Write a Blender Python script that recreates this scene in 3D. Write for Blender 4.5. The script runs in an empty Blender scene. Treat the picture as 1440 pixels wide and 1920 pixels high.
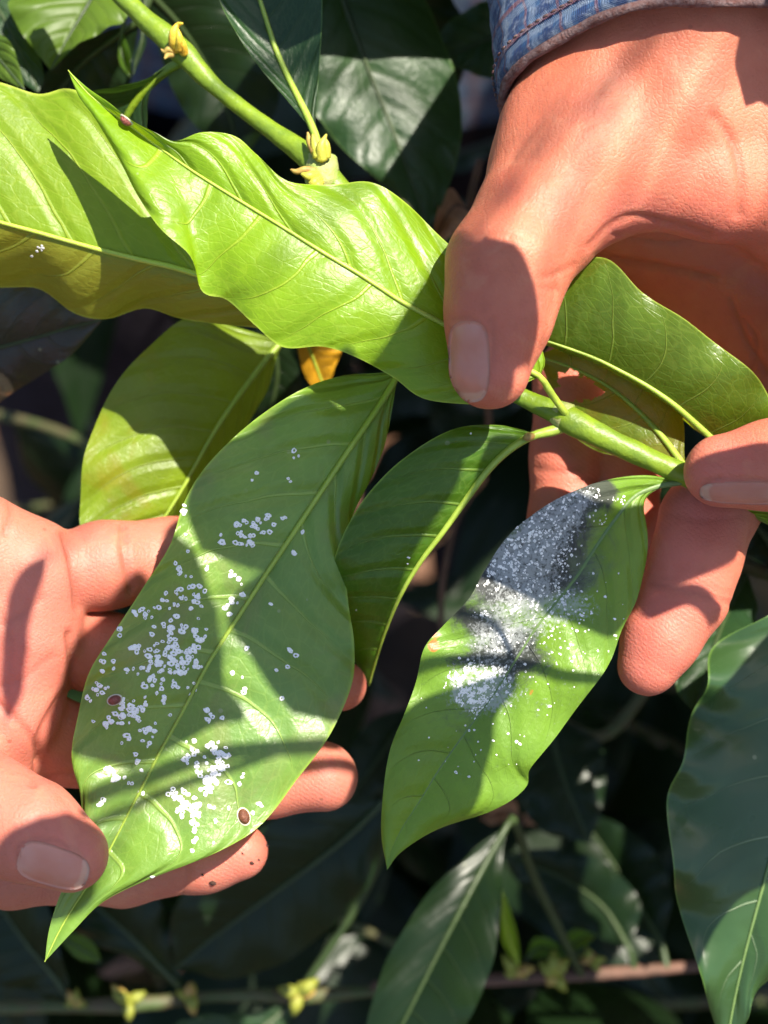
import bpy, math, random
import numpy as np
from mathutils import Vector, Matrix
from mathutils.bvhtree import BVHTree
from mathutils import noise as mnoise

R = math.radians
rng = np.random.default_rng(7)
random.seed(7)
S = bpy.context.scene
C = S.collection

# ------------------------------------------------------------------ camera
PITCH = R(55)                      # camera looks down at the hands
O = np.array([0.0, 0.0, 1.05])     # centre of the plane the hands work in
AX = np.array([1.0, 0, 0])
AU = np.array([0, math.sin(PITCH), math.cos(PITCH)])
AB = np.array([0, -math.cos(PITCH), math.sin(PITCH)])
D0 = 320.0                         # mm, camera to that plane
cam = bpy.data.cameras.new('camera')
camo = bpy.data.objects.new('camera', cam)
C.objects.link(camo)
camo.location = O + AB * D0 / 1000
camo.rotation_euler = (math.pi / 2 - PITCH, 0, 0)
cam.sensor_fit = 'HORIZONTAL'
cam.sensor_width = 36
cam.lens = 36 * D0 / 144.0
cam.clip_start = 0.01
cam.clip_end = 200
cam.dof.use_dof = True
cam.dof.focus_distance = 0.318
cam.dof.aperture_fstop = 16
S.camera = camo

# ------------------------------------------------------------------ light
sd = 0.36 * AX + 0.50 * AU + 0.80 * AB
sd = sd / np.linalg.norm(sd)
sun = bpy.data.lights.new('sun', 'SUN')
sun.energy = 5.0
sun.angle = R(0.45)
sun.color = (1.0, 0.93, 0.79)
suno = bpy.data.objects.new('sun', sun)
C.objects.link(suno)
suno.rotation_euler = Vector(sd).to_track_quat('Z', 'Y').to_euler()
suno.location = (1, -1, 4)
w = bpy.data.worlds.new('World')
S.world = w
w.use_nodes = True
wn = w.node_tree
sky = wn.nodes.new('ShaderNodeTexSky')
sky.sky_type = 'NISHITA'
sky.sun_disc = False
sky.sun_elevation = math.asin(sd[2])
sky.sun_rotation = math.atan2(sd[0], sd[1])
bgn = wn.nodes['Background']
wn.links.new(sky.outputs[0], bgn.inputs[0])
bgn.inputs[1].default_value = 0.085
S.view_settings.view_transform = 'Standard'
S.view_settings.look = 'None'
S.view_settings.exposure = 1.36
S.view_settings.gamma = 1
S.view_settings.use_curve_mapping = False
S.cycles.use_denoising = True
S.cycles.max_bounces = 6
S.cycles.use_adaptive_sampling = True
S.cycles.adaptive_threshold = 0.02
S.cycles.transmission_bounces = 6
S.cycles.sample_clamp_indirect = 6

# ------------------------------------------------------------------ helpers
def W(p):
    p = np.asarray(p, float)
    return O + (p[..., 0:1] * AX + p[..., 1:2] * AU + p[..., 2:3] * AB) / 1000.0

def P(px, py, z=0.0):
    """a point z mm in front of the working plane -> plane coordinates in mm"""
    k = (D0 - z) / D0
    return np.array([(px - 720) / 10 * k, -(py - 960) / 10 * k, z])

def topx(q):
    q = np.asarray(q, float)
    k = (D0 - q[..., 2]) / D0
    return np.stack([q[..., 0] / k * 10 + 720, -q[..., 1] / k * 10 + 960], -1)

def empty(name, loc, label, cat, group=None):
    o = bpy.data.objects.new(name, None)
    C.objects.link(o)
    o.location = loc
    o.empty_display_size = 0.01
    o['label'] = label
    o['category'] = cat
    if group: o['group'] = group
    return o

def tag(o, label, cat, group=None):
    o['label'] = label; o['category'] = cat
    if group: o['group'] = group
    return o

def rootloc(o):
    while o.parent is not None: o = o.parent
    return np.array(o.location)

def mk(name, v, f, mat, parent=None, uv=None, smooth=True, attrs=None):
    v = np.asarray(v, float)
    if parent is not None: base = rootloc(parent)
    else: base = np.array([v[:, 0].mean(), v[:, 1].mean(), v[:, 2].min()])
    me = bpy.data.meshes.new(name)
    if isinstance(f, np.ndarray): f = f.tolist()
    me.from_pydata((v - base).tolist(), [], f)
    if smooth: me.polygons.foreach_set('use_smooth', [True] * len(me.polygons))
    if uv is not None:
        l = me.uv_layers.new(name='UVMap')
        idx = np.zeros(len(me.loops), dtype=np.int32)
        me.loops.foreach_get('vertex_index', idx)
        l.data.foreach_set('uv', np.asarray(uv, np.float32)[idx].ravel())
    if attrs:
        for k, a in attrs.items():
            at = me.attributes.new(k, 'FLOAT', 'POINT')
            at.data.foreach_set('value', np.asarray(a, np.float32))
    me.materials.append(mat)
    o = bpy.data.objects.new(name, me)
    C.objects.link(o)
    if parent is None: o.location = base
    else: o.parent = parent
    return o

def cr(pts, n, ts=None):
    """Catmull-Rom through pts (chord length), n samples"""
    pts = np.asarray(pts, float)
    if len(pts) == 2:
        t = np.linspace(0, 1, n)[:, None]
        return pts[0] * (1 - t) + pts[1] * t
    if ts is None:
        d = np.linalg.norm(np.diff(pts[:, :3], axis=0), axis=1)
        ts = np.concatenate([[0], np.cumsum(np.maximum(d, 1e-6))])
    ts = ts / ts[-1]
    m = np.zeros_like(pts)
    m[1:-1] = (pts[2:] - pts[:-2]) / (ts[2:] - ts[:-2])[:, None]
    m[0] = (pts[1] - pts[0]) / (ts[1] - ts[0]); m[-1] = (pts[-1] - pts[-2]) / (ts[-1] - ts[-2])
    t = np.linspace(0, 1, n)
    i = np.clip(np.searchsorted(ts, t, side='right') - 1, 0, len(pts) - 2)
    h = (ts[i + 1] - ts[i])[:, None]
    x = ((t - ts[i]) / (ts[i + 1] - ts[i]))[:, None]
    return ((2 * x**3 - 3 * x**2 + 1) * pts[i] + (x**3 - 2 * x**2 + x) * h * m[i]
            + (-2 * x**3 + 3 * x**2) * pts[i + 1] + (x**3 - x**2) * h * m[i + 1])

def tube(pts, rad, n=40, seg=10, cap=True, lump=0.0, seed=0):
    """tapered tube through plane-mm points, returns verts (mm), faces, uv"""
    pr = np.concatenate([np.asarray(pts, float), np.asarray(rad, float)[:, None]], 1)
    q = cr(pr, n)
    p, r = q[:, :3], np.maximum(q[:, 3], 0.01)
    T = np.gradient(p, axis=0); T /= np.linalg.norm(T, axis=1)[:, None] + 1e-9
    ref = np.array([0.13, 0.2, 1.0]); 
    if abs(T[0] @ ref / np.linalg.norm(ref)) > 0.9: ref = np.array([1.0, 0.3, 0.1])
    v = []; uv = []
    nrm = ref
    for i in range(n):
        nrm = nrm - T[i] * (nrm @ T[i]); nrm /= np.linalg.norm(nrm)
        b = np.cross(T[i], nrm)
        for k in range(seg):
            a = 2 * math.pi * k / seg
            rr = r[i]
            if lump: rr *= 1 + lump * mnoise.noise(Vector((p[i] * 0.25 + seed + nrm * math.cos(a) + b * math.sin(a)).tolist()))
            v.append(p[i] + rr * (math.cos(a) * nrm + math.sin(a) * b)); uv.append((i / (n - 1), k / seg))
    f = [(i * seg + k, i * seg + (k + 1) % seg, (i + 1) * seg + (k + 1) % seg, (i + 1) * seg + k)
         for i in range(n - 1) for k in range(seg)]
    if cap:
        v.append(p[0] - T[0] * r[0] * 0.5); uv.append((0, 0)); v.append(p[-1] + T[-1] * r[-1] * 0.6); uv.append((1, 0))
        a, b = len(v) - 2, len(v) - 1
        f += [(a, (k + 1) % seg, k) for k in range(seg)]
        f += [(b, (n - 1) * seg + k, (n - 1) * seg + (k + 1) % seg) for k in range(seg)]
    return np.array(v), f, np.array(uv)

# ------------------------------------------------------------------ materials
class N:
    def __init__(s, name):
        s.m = bpy.data.materials.new(name); s.m.use_nodes = True
        s.t = s.m.node_tree; s.t.nodes.clear()
        s.out = s.t.nodes.new('ShaderNodeOutputMaterial')
    def n(s, typ, ins=None, **kw):
        x = s.t.nodes.new('ShaderNode' + typ)
        for k, v in kw.items(): setattr(x, k, v)
        for k, v in (ins or {}).items(): s.set(x.inputs[k], v)
        return x
    def set(s, sock, v):
        if isinstance(v, bpy.types.NodeSocket): s.t.links.new(v, sock)
        elif isinstance(v, bpy.types.Node): s.t.links.new(v.outputs[0], sock)
        else:
            if hasattr(sock.default_value, '__len__') and not isinstance(v, str) and len(v) == 3 and len(sock.default_value) == 4: v = (*v, 1)
            sock.default_value = v
    def math(s, op, a, b=0.0, c=0.0, clamp=False):
        x = s.n('Math', {0: a, 1: b, 2: c}, operation=op); x.use_clamp = clamp
        return x.outputs[0]
    def mix(s, f, a, b, blend='MIX'):
        x = s.n('Mix', data_type='RGBA', blend_type=blend)
        s.set(x.inputs[0], f); s.set(x.inputs[6], a); s.set(x.inputs[7], b)
        return x.outputs[2]
    def ramp(s, f, lo, hi, a=0.0, b=1.0):
        x = s.n('MapRange', {0: f, 1: lo, 2: hi, 3: a, 4: b}, interpolation_type='SMOOTHSTEP')
        return x.outputs[0]
    def noise(s, vec, scale, detail=3, rough=0.55, dist=0.0):
        x = s.n('TexNoise', {'Scale': scale, 'Detail': detail, 'Roughness': rough, 'Distortion': dist})
        if vec is not None: s.set(x.inputs['Vector'], vec)
        return x.outputs[0]
    def attr(s, name):
        return s.n('Attribute', attribute_name=name).outputs['Fac']

def leaf_mat(name, base, dark, vein, trans, tw=0.35, rough=0.33, spec=0.5, nv=9.0, blotch=None, veinw=0.042,
             veinc=0.8, quilt=0.5, crust=False, edge=None, bumpk=1.0, rib_dark=0.0, lite=False, shade_side_col=None):
    g = N(name)
    uvn = g.n('UVMap').outputs[0]
    pos = g.n('TexCoord').outputs['Object']
    sx = g.n('SeparateXYZ', {0: uvn})
    wob = g.math('SUBTRACT', g.noise(pos, 60, 2), 0.5)
    t = sx.outputs[0]
    s_ = g.math('SUBTRACT', g.math('MULTIPLY', sx.outputs[1], 2.0), 1.0)
    a = g.math('ABSOLUTE', s_)
    side = g.math('MULTIPLY', g.math('GREATER_THAN', s_, 0.0), 0.43)
    a3 = g.math('POWER', a, 2.6)
    ph = g.math('MULTIPLY', g.math('SUBTRACT', g.math('SUBTRACT', t, g.math('MULTIPLY', a, 0.105)), g.math('MULTIPLY', a3, 0.085)), nv)
    ph = g.math('ADD', g.math('ADD', ph, side), g.math('MULTIPLY', wob, 0.34))
    fr = g.math('ABSOLUTE', g.math('SUBTRACT', g.math('FRACT', ph), 0.5))      # 0 on a vein .. 0.5 between
    wv = g.math('MULTIPLY', g.math('SUBTRACT', 1.1, a), veinw)
    vein_f = g.math('SUBTRACT', 1.0, g.ramp(g.math('DIVIDE', fr, wv), 0.35, 1.2))
    tipf = g.ramp(t, 0.95, 0.84)
    vein_f = g.math('MULTIPLY', g.math('MULTIPLY', vein_f, tipf), g.ramp(a, 0.98, 0.72))
    # fine net of small veins
    if lite: net = 0.0; fine = 0.5
    else:
        nvec = g.n('CombineXYZ', {0: g.math('MULTIPLY', ph, 3.2), 1: g.math('ADD', g.math('MULTIPLY', a, 10.0), g.math('MULTIPLY', wob, 1.2)), 2: g.math('MULTIPLY', side, 9.0)})
        vo = g.n('TexVoronoi', {'Scale': 1.0, 'Vector': nvec, 'Randomness': 0.9}, feature='DISTANCE_TO_EDGE').outputs[0]
        net = g.math('MULTIPLY', g.math('SUBTRACT', 1.0, g.ramp(vo, 0.0, 0.09)), tipf)
        fine = g.noise(pos, 900, 2)
    big = g.noise(pos, 38, 2)
    mid = g.noise(pos, 130, 2, 0.6)
    col = g.mix(g.ramp(big, 0.3, 0.7), base, dark)
    col = g.mix(g.math('MULTIPLY', g.ramp(mid, 0.35, 0.75), 0.35), col, tuple(c * 0.62 for c in base))
    if shade_side_col: col = g.mix(g.math('MULTIPLY', g.ramp(s_, 0.0, 0.12), 0.75), col, shade_side_col)  # browns one half: the folded side's lack of sun, painted into the colour
    col = g.mix(g.math('MULTIPLY', net, 0.17), col, vein)
    if blotch:
        bl = g.ramp(g.noise(pos, 55, 4, 0.6, 0.6), 0.52, 0.66)
        col = g.mix(g.math('MULTIPLY', bl, blotch[3]), col, blotch[:3])
    col = g.mix(g.math('MULTIPLY', vein_f, veinc), col, vein)
    if edge:
        col = g.mix(g.math('MULTIPLY', g.ramp(a, 0.972, 0.998), 0.7), col, edge)
    rgh = g.math('ADD', g.math('MULTIPLY', g.math('SUBTRACT', mid, 0.5), 0.22), rough)
    # small blemishes and dust
    vs = g.n('TexVoronoi', {'Scale': 150.0, 'Vector': pos}, feature='F1').outputs[0]
    spk = g.math('MULTIPLY', g.math('LESS_THAN', vs, 0.07), g.ramp(g.noise(pos, 45, 1), 0.5, 0.6))
    col = g.mix(g.math('MULTIPLY', spk, 0.5), col, (0.30, 0.32, 0.18))
    tcol = g.mix(g.math('MULTIPLY', vein_f, 0.55), trans, tuple(c * 0.55 for c in trans))
    tcol = g.mix(g.math('MULTIPLY', g.ramp(mid, 0.3, 0.75), 0.3), tcol, tuple(c * 0.7 for c in trans))
    tfac = tw
    if crust:
        cr_, so_, ru_ = g.attr('crust'), g.attr('soot'), g.attr('rust')
        grain = g.noise(pos, 1300, 5, 0.8)
        patch = g.noise(pos, 210, 5, 0.7, 0.6)
        film = g.ramp(g.math('ADD', g.attr('film'), g.math('MULTIPLY', g.math('SUBTRACT', patch, 0.5), 0.9)), 0.25, 0.85)
        col = g.mix(g.math('MULTIPLY', film, 0.80), col, (0.085, 0.098, 0.090))
        soot = g.ramp(g.math('ADD', g.math('MULTIPLY', patch, 0.9), g.math('ADD', g.math('MULTIPLY', grain, 0.3), g.math('MULTIPLY', so_, 0.62))), 0.68, 1.02)
        col = g.mix(g.math('MULTIPLY', soot, 0.92), col, (0.030, 0.029, 0.031))
        haze = g.ramp(g.math('ADD', g.math('MULTIPLY', grain, 1.0), g.math('ADD', g.math('MULTIPLY', patch, 0.22), g.math('MULTIPLY', cr_, 0.33))), 0.84, 1.04)
        col = g.mix(g.math('MULTIPLY', haze, 0.58), col, (0.44, 0.46, 0.45))
        rust = g.ramp(g.math('ADD', g.math('MULTIPLY', g.noise(pos, 300, 4), 0.5), ru_), 0.62, 0.85)
        col = g.mix(g.math('MULTIPLY', rust, 0.9), col, (0.42, 0.10, 0.02))
        cover = g.math('MAXIMUM', g.math('MAXIMUM', g.math('MULTIPLY', film, 0.7), g.math('MAXIMUM', g.math('MULTIPLY', soot, 0.9), g.math('MULTIPLY', haze, 0.6))), rust)
        tfac = g.math('MULTIPLY', tw, g.math('SUBTRACT', 1.0, cover))
        rgh = g.math('ADD', rgh, g.math('MULTIPLY', g.math('MAXIMUM', soot, haze), 0.35))
    # relief: lamina swells between the veins, fine skin grain
    q = g.math('MULTIPLY', g.math('MULTIPLY', g.ramp(fr, 0.0, 0.30), tipf), quilt)
    q = g.math('ADD', q, g.math('MULTIPLY', vein_f, 0.16 - rib_dark))
    q = g.math('ADD', q, g.math('MULTIPLY', mid, 0.30))
    q = g.math('ADD', q, g.math('MULTIPLY', fine, 0.12))
    q = g.math('SUBTRACT', q, g.math('MULTIPLY', net, 0.022))
    bp = g.n('Bump', {'Strength': 0.9, 'Distance': 0.0011 * bumpk, 'Height': q})
    pb = g.n('BsdfPrincipled', {'Base Color': col, 'Roughness': rgh, 'Specular IOR Level': spec, 'Normal': bp})
    tr = g.n('BsdfTranslucent', {'Color': tcol, 'Normal': bp})
    mx = g.n('MixShader', {0: tfac, 1: pb, 2: tr})
    g.set(g.out.inputs[0], mx)
    return g.m

def simple(name, c1, c2, scale=200, rough=0.6, bump=0.0003, spec=0.4, sss=0.0, detail=4):
    g = N(name)
    pos = g.n('TexCoord').outputs['Object']
    n1 = g.noise(pos, scale, detail, 0.6)
    col = g.mix(g.ramp(n1, 0.3, 0.7), c1, c2)
    bp = g.n('Bump', {'Strength': 0.8, 'Distance': bump, 'Height': g.noise(pos, scale * 2.3, 4)})
    pb = g.n('BsdfPrincipled', {'Base Color': col, 'Roughness': rough, 'Specular IOR Level': spec, 'Normal': bp})
    if sss:
        g.set(pb.inputs['Subsurface Weight'], sss); g.set(pb.inputs['Subsurface Scale'], 0.002)
        g.set(pb.inputs['Subsurface Radius'], (1.0, 0.8, 0.3))
    g.set(g.out.inputs[0], pb)
    return g.m

def skin_mat(name, c1, c2):
    g = N(name)
    pos = g.n('TexCoord').outputs['Object']
    crs, pink, pad = g.attr('crease'), g.attr('pink'), g.attr('pad')
    n1 = g.noise(pos, 55, 4, 0.6); n2 = g.noise(pos, 260, 4, 0.6)
    col = g.mix(g.ramp(n1, 0.3, 0.72), c1, c2)
    col = g.mix(g.math('MULTIPLY', pink, 0.8), col, (0.49, 0.138, 0.102))
    col = g.mix(g.math('MULTIPLY', g.ramp(n2, 0.45, 0.8), 0.28), col, tuple(c * 0.74 for c in c2))
    col = g.mix(g.math('MULTIPLY', crs, 0.42), col, (0.20, 0.05, 0.032))
    hp = g.n('TexVoronoi', {'Scale': 820.0, 'Vector': pos}, feature='F1').outputs[0]
    pit = g.math('MULTIPLY', g.ramp(hp, 0.22, 0.10), g.math('SUBTRACT', 1.0, g.math('MAXIMUM', pad, pink)))
    col = g.mix(g.math('MULTIPLY', pit, g.ramp(n1, 0.35, 0.6, 0.0, 0.35)), col, (0.28, 0.085, 0.045))
    pale = g.ramp(g.noise(pos, 120, 3, 0.6, 0.8), 0.52, 0.75)
    col = g.mix(g.math('MULTIPLY', pale, 0.30), col, (0.55, 0.24, 0.14))
    redb = g.ramp(g.noise(pos, 75, 3, 0.6, 0.5), 0.50, 0.72)
    col = g.mix(g.math('MULTIPLY', redb, 0.35), col, (0.44, 0.10, 0.062))
    # dirt specks
    vs = g.n('TexVoronoi', {'Scale': 210.0, 'Vector': pos}, feature='F1').outputs[0]
    spk = g.math('MULTIPLY', g.math('LESS_THAN', vs, 0.09), g.ramp(g.noise(pos, 70, 1), 0.56, 0.66))
    col = g.mix(g.math('MULTIPLY', spk, 0.55), col, (0.16, 0.07, 0.045))
    # pores and fine wrinkles (back), friction ridges (pads)
    por = g.n('TexVoronoi', {'Scale': 1150.0, 'Vector': pos}, feature='DISTANCE_TO_EDGE').outputs[0]
    mp = g.n('Mapping', {'Vector': pos, 'Scale': (1.0, 0.35, 1.0), 'Rotation': (0.3, 0.2, 0.7)})
    wr = g.n('TexVoronoi', {'Scale': 420.0, 'Vector': mp}, feature='DISTANCE_TO_EDGE').outputs[0]
    wv = g.n('TexWave', {'Scale': 430.0, 'Distortion': 4.0, 'Detail': 1.0, 'Detail Scale': 0.16, 'Vector': pos}, bands_direction='DIAGONAL').outputs['Fac']
    h = g.math('MULTIPLY', g.ramp(por, 0.0, 0.25), 0.15)
    h = g.math('ADD', h, g.math('MULTIPLY', g.ramp(wr, 0.0, 0.16), g.math('MULTIPLY', g.math('SUBTRACT', 1.0, pad), 0.11)))
    h = g.math('ADD', h, g.math('MULTIPLY', g.math('MULTIPLY', wv, pad), 0.09))
    h = g.math('ADD', h, g.math('MULTIPLY', n2, 0.25))
    bp = g.n('Bump', {'Strength': 0.75, 'Distance': 0.00031, 'Height': h})
    pb = g.n('BsdfPrincipled', {'Base Color': col, 'Roughness': g.math('ADD', 0.44, g.math('MULTIPLY', n2, 0.18)), 'Specular IOR Level': 0.33,
             'Normal': bp, 'Subsurface Weight': 0.4, 'Subsurface Radius': (1.0, 0.30, 0.16), 'Subsurface Scale': 0.0024})
    g.set(g.out.inputs[0], pb)
    return g.m

def plaid_mat(name, ku=24.0, kv=46.0, fine=1300.0):
    g = N(name)
    uvn = g.n('UVMap').outputs[0]
    pos = g.n('TexCoord').outputs['Object']
    sx = g.n('SeparateXYZ', {0: uvn})
    def band(v, k, lo, hi, off=0.0):
        f = g.math('FRACT', g.math('ADD', g.math('MULTIPLY', v, k), off))
        return g.math('MULTIPLY', g.ramp(f, lo - 0.02, lo + 0.02), g.ramp(f, hi + 0.02, hi - 0.02))
    wob = g.math('MULTIPLY', g.math('SUBTRACT', g.noise(pos, 90, 3), 0.5), 0.003)
    u = g.math('ADD', sx.outputs[0], wob); v = g.math('ADD', sx.outputs[1], wob)
    col = (0.022, 0.075, 0.19)
    col = g.mix(g.math('MULTIPLY', band(u, ku, 0.05, 0.35), 0.7), col, (0.012, 0.03, 0.12))
    col = g.mix(g.math('MULTIPLY', band(v, kv, 0.05, 0.38), 0.6), col, (0.012, 0.03, 0.10))
    col = g.mix(g.math('MULTIPLY', band(u, ku, 0.50, 0.70), 0.4), col, (0.20, 0.27, 0.38))
    col = g.mix(g.math('MULTIPLY', band(v, kv, 0.55, 0.75), 0.4), col, (0.20, 0.27, 0.38))
    col = g.mix(g.math('MULTIPLY', band(v, kv, 0.80, 0.92), 0.7), col, (0.20, 0.055, 0.055))
    col = g.mix(g.math('MULTIPLY', band(u, ku, 0.78, 0.86), 0.6), col, (0.18, 0.06, 0.06))
    # weave
    w1 = g.n('TexWave', {'Scale': fine, 'Distortion': 1.5, 'Vector': pos}, bands_direction='X').outputs['Fac']
    w2 = g.n('TexWave', {'Scale': fine, 'Distortion': 1.5, 'Vector': pos}, bands_direction='Z').outputs['Fac']
    wv = g.math('MULTIPLY', w1, w2)
    nz = g.noise(pos, 600, 4, 0.7)
    col = g.mix(g.math('MULTIPLY', g.ramp(nz, 0.45, 0.72), 0.5), col, (0.34, 0.40, 0.50))
    bp = g.n('Bump', {'Strength': 0.9, 'Distance': 0.0006, 'Height': g.math('ADD', wv, nz)})
    pb = g.n('BsdfPrincipled', {'Base Color': col, 'Roughness': 0.85, 'Specular IOR Level': 0.2, 'Normal': bp, 'Sheen Weight': 0.15})
    g.set(g.out.inputs[0], pb)
    return g.m

M = {}
M['young'] = leaf_mat('young_leaf', (0.175, 0.305, 0.006), (0.14, 0.265, 0.005), (0.30, 0.40, 0.03), (0.46, 0.66, 0.008), tw=0.26, rough=0.40, spec=0.42, edge=(0.34, 0.46, 0.05), quilt=0.36, veinc=0.6, blotch=(0.13, 0.22, 0.012, 0.35))
M['tan'] = leaf_mat('tan_leaf', (0.175, 0.285, 0.008), (0.14, 0.24, 0.007), (0.31, 0.38, 0.04), (0.52, 0.50, 0.02), tw=0.30, rough=0.44, spec=0.38, edge=(0.40, 0.48, 0.06), quilt=0.4, veinc=0.5, shade_side_col=(0.21, 0.185, 0.02))
M['spot'] = leaf_mat('spotted_leaf', (0.150, 0.27, 0.026), (0.115, 0.225, 0.044), (0.25, 0.37, 0.07), (0.46, 0.74, 0.008), tw=0.20, rough=0.38, spec=0.52, nv=11.0, edge=(0.26, 0.40, 0.04), blotch=(0.17, 0.17, 0.06, 0.4), quilt=0.55, veinc=0.75)
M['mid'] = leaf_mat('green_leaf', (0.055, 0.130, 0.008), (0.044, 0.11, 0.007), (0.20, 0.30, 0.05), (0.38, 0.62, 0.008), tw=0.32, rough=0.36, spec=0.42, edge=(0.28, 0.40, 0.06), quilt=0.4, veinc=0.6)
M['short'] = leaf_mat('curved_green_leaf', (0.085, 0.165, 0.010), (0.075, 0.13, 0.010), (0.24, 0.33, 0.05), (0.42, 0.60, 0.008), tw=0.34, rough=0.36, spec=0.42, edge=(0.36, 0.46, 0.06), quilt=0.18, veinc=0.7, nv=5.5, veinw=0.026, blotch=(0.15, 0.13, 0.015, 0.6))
M['sooty'] = leaf_mat('sooty_leaf', (0.150, 0.275, 0.018), (0.115, 0.225, 0.028), (0.12, 0.20, 0.03), (0.42, 0.68, 0.008), tw=0.20, rough=0.42, spec=0.42, crust=True, quilt=0.3, veinw=0.016, veinc=0.5)
M['olive'] = leaf_mat('olive_leaf', (0.17, 0.25, 0.010), (0.12, 0.19, 0.022), (0.25, 0.32, 0.06), (0.52, 0.68, 0.008), tw=0.32, rough=0.40, spec=0.42, blotch=(0.22, 0.18, 0.012, 0.55), quilt=0.42, veinc=0.6)
M['blue'] = leaf_mat('bluegreen_leaf', (0.036, 0.082, 0.024), (0.028, 0.066, 0.022), (0.20, 0.27, 0.15), (0.16, 0.34, 0.02), tw=0.22, rough=0.30, spec=0.55, veinc=0.75, veinw=0.018, edge=(0.12, 0.22, 0.04), quilt=0.25, nv=8.0, lite=True)
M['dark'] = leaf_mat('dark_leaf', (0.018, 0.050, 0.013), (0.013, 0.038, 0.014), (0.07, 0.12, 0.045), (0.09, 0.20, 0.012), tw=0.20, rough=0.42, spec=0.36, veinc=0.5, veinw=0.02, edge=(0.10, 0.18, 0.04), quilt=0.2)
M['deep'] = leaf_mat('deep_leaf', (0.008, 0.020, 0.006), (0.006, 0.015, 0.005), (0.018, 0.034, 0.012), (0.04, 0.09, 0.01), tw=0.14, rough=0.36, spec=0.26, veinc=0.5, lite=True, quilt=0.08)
M['rusty'] = leaf_mat('rusty_leaf', (0.022, 0.036, 0.02), (0.035, 0.028, 0.022), (0.06, 0.07, 0.04), (0.10, 0.12, 0.02), tw=0.18, rough=0.40, spec=0.5, blotch=(0.15, 0.05, 0.014, 0.85), veinc=0.3, quilt=0.12)
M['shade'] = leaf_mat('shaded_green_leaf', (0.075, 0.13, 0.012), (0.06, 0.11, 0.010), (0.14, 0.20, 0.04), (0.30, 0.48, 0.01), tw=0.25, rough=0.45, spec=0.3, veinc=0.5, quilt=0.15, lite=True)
M['yellow'] = leaf_mat('yellow_leaf', (0.78, 0.44, 0.02), (0.72, 0.34, 0.015), (0.7, 0.45, 0.06), (0.85, 0.45, 0.02), tw=0.4, rough=0.45, quilt=0.08, veinc=0.2)
M['rib'] = simple('leaf_rib', (0.28, 0.38, 0.05), (0.24, 0.33, 0.04), 250, 0.42, 0.0002, 0.45, sss=0.3)
M['rib_young'] = simple('young_rib', (0.34, 0.43, 0.06), (0.30, 0.40, 0.045), 250, 0.4, 0.0002, 0.45, sss=0.3)
M['rib_pale'] = simple('pale_rib', (0.13, 0.20, 0.06), (0.10, 0.16, 0.05), 250, 0.45, 0.0002)
M['rib_dark'] = simple('dark_rib', (0.035, 0.058, 0.018), (0.028, 0.046, 0.014), 250, 0.45, 0.0002)
M['stem'] = simple('green_stem', (0.17, 0.25, 0.012), (0.11, 0.18, 0.016), 260, 0.42, 0.0003, 0.4, sss=0.2, detail=8)
M['stem_dark'] = simple('old_stem', (0.05, 0.075, 0.02), (0.08, 0.06, 0.03), 160, 0.6, 0.0006)
M['bark'] = simple('brown_twig', (0.13, 0.065, 0.045), (0.08, 0.045, 0.03), 140, 0.75, 0.0008)
M['node'] = simple('stem_node', (0.22, 0.30, 0.06), (0.30, 0.30, 0.12), 420, 0.6, 0.0005)
M['stipule'] = simple('orange_stipule', (0.62, 0.32, 0.03), (0.50, 0.42, 0.04), 380, 0.5, 0.0003, sss=0.3)
M['bud'] = simple('bud', (0.42, 0.42, 0.05), (0.36, 0.30, 0.05), 400, 0.5, 0.0003, sss=0.3)
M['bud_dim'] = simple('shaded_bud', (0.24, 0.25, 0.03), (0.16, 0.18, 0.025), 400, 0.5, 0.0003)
M['brownbud'] = simple('brown_bud', (0.30, 0.15, 0.05), (0.35, 0.28, 0.06), 400, 0.6, 0.0003)
M['skin'] = skin_mat('skin', (0.495, 0.152, 0.085), (0.435, 0.119, 0.067))
M['skin_palm'] = skin_mat('palm_skin', (0.47, 0.168, 0.110), (0.42, 0.137, 0.088))
def nail_mat():
    g = N('fingernail')
    uvn = g.n('UVMap').outputs[0]; pos = g.n('TexCoord').outputs['Object']
    sx = g.n('SeparateXYZ', {0: uvn})
    u = g.math('ADD', sx.outputs[0], g.math('MULTIPLY', g.math('SUBTRACT', g.noise(pos, 300, 3), 0.5), 0.05))
    vv = g.math('SUBTRACT', sx.outputs[1], 0.5); v2 = g.math('MULTIPLY', vv, vv)
    col = g.mix(g.ramp(g.noise(pos, 120, 3), 0.3, 0.7), (0.50, 0.215, 0.155), (0.46, 0.175, 0.12))
    lun = g.ramp(g.math('ADD', u, g.math('MULTIPLY', v2, 1.6)), 0.34, 0.12)
    col = g.mix(g.math('MULTIPLY', lun, 0.30), col, (0.56, 0.31, 0.25))
    fe = g.ramp(g.math('SUBTRACT', u, g.math('MULTIPLY', v2, 0.25)), 0.86, 0.91)
    col = g.mix(g.math('MULTIPLY', fe, 0.5), col, (0.56, 0.40, 0.30))
    rid = g.n('TexWave', {'Scale': 9.0, 'Distortion': 1.0, 'Vector': uvn}, bands_direction='Y').outputs['Fac']
    bp = g.n('Bump', {'Strength': 0.5, 'Distance': 0.00006, 'Height': rid})
    pb = g.n('BsdfPrincipled', {'Base Color': col, 'Roughness': 0.24, 'Specular IOR Level': 0.5, 'Normal': bp, 'Subsurface Weight': 0.3, 'Subsurface Scale': 0.0015, 'Subsurface Radius': (1.0, 0.4, 0.25)})
    g.set(g.out.inputs[0], pb)
    return g.m
M['nail'] = nail_mat()
M['plaid'] = plaid_mat('plaid_cloth')
M['hem'] = simple('hem_cord', (0.10, 0.045, 0.04), (0.16, 0.11, 0.11), 900, 0.9, 0.0006, 0.15)
M['trousers'] = simple('dark_trousers', (0.012, 0.010, 0.014), (0.022, 0.018, 0.026), 90, 0.9, 0.0008, 0.15)
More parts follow.
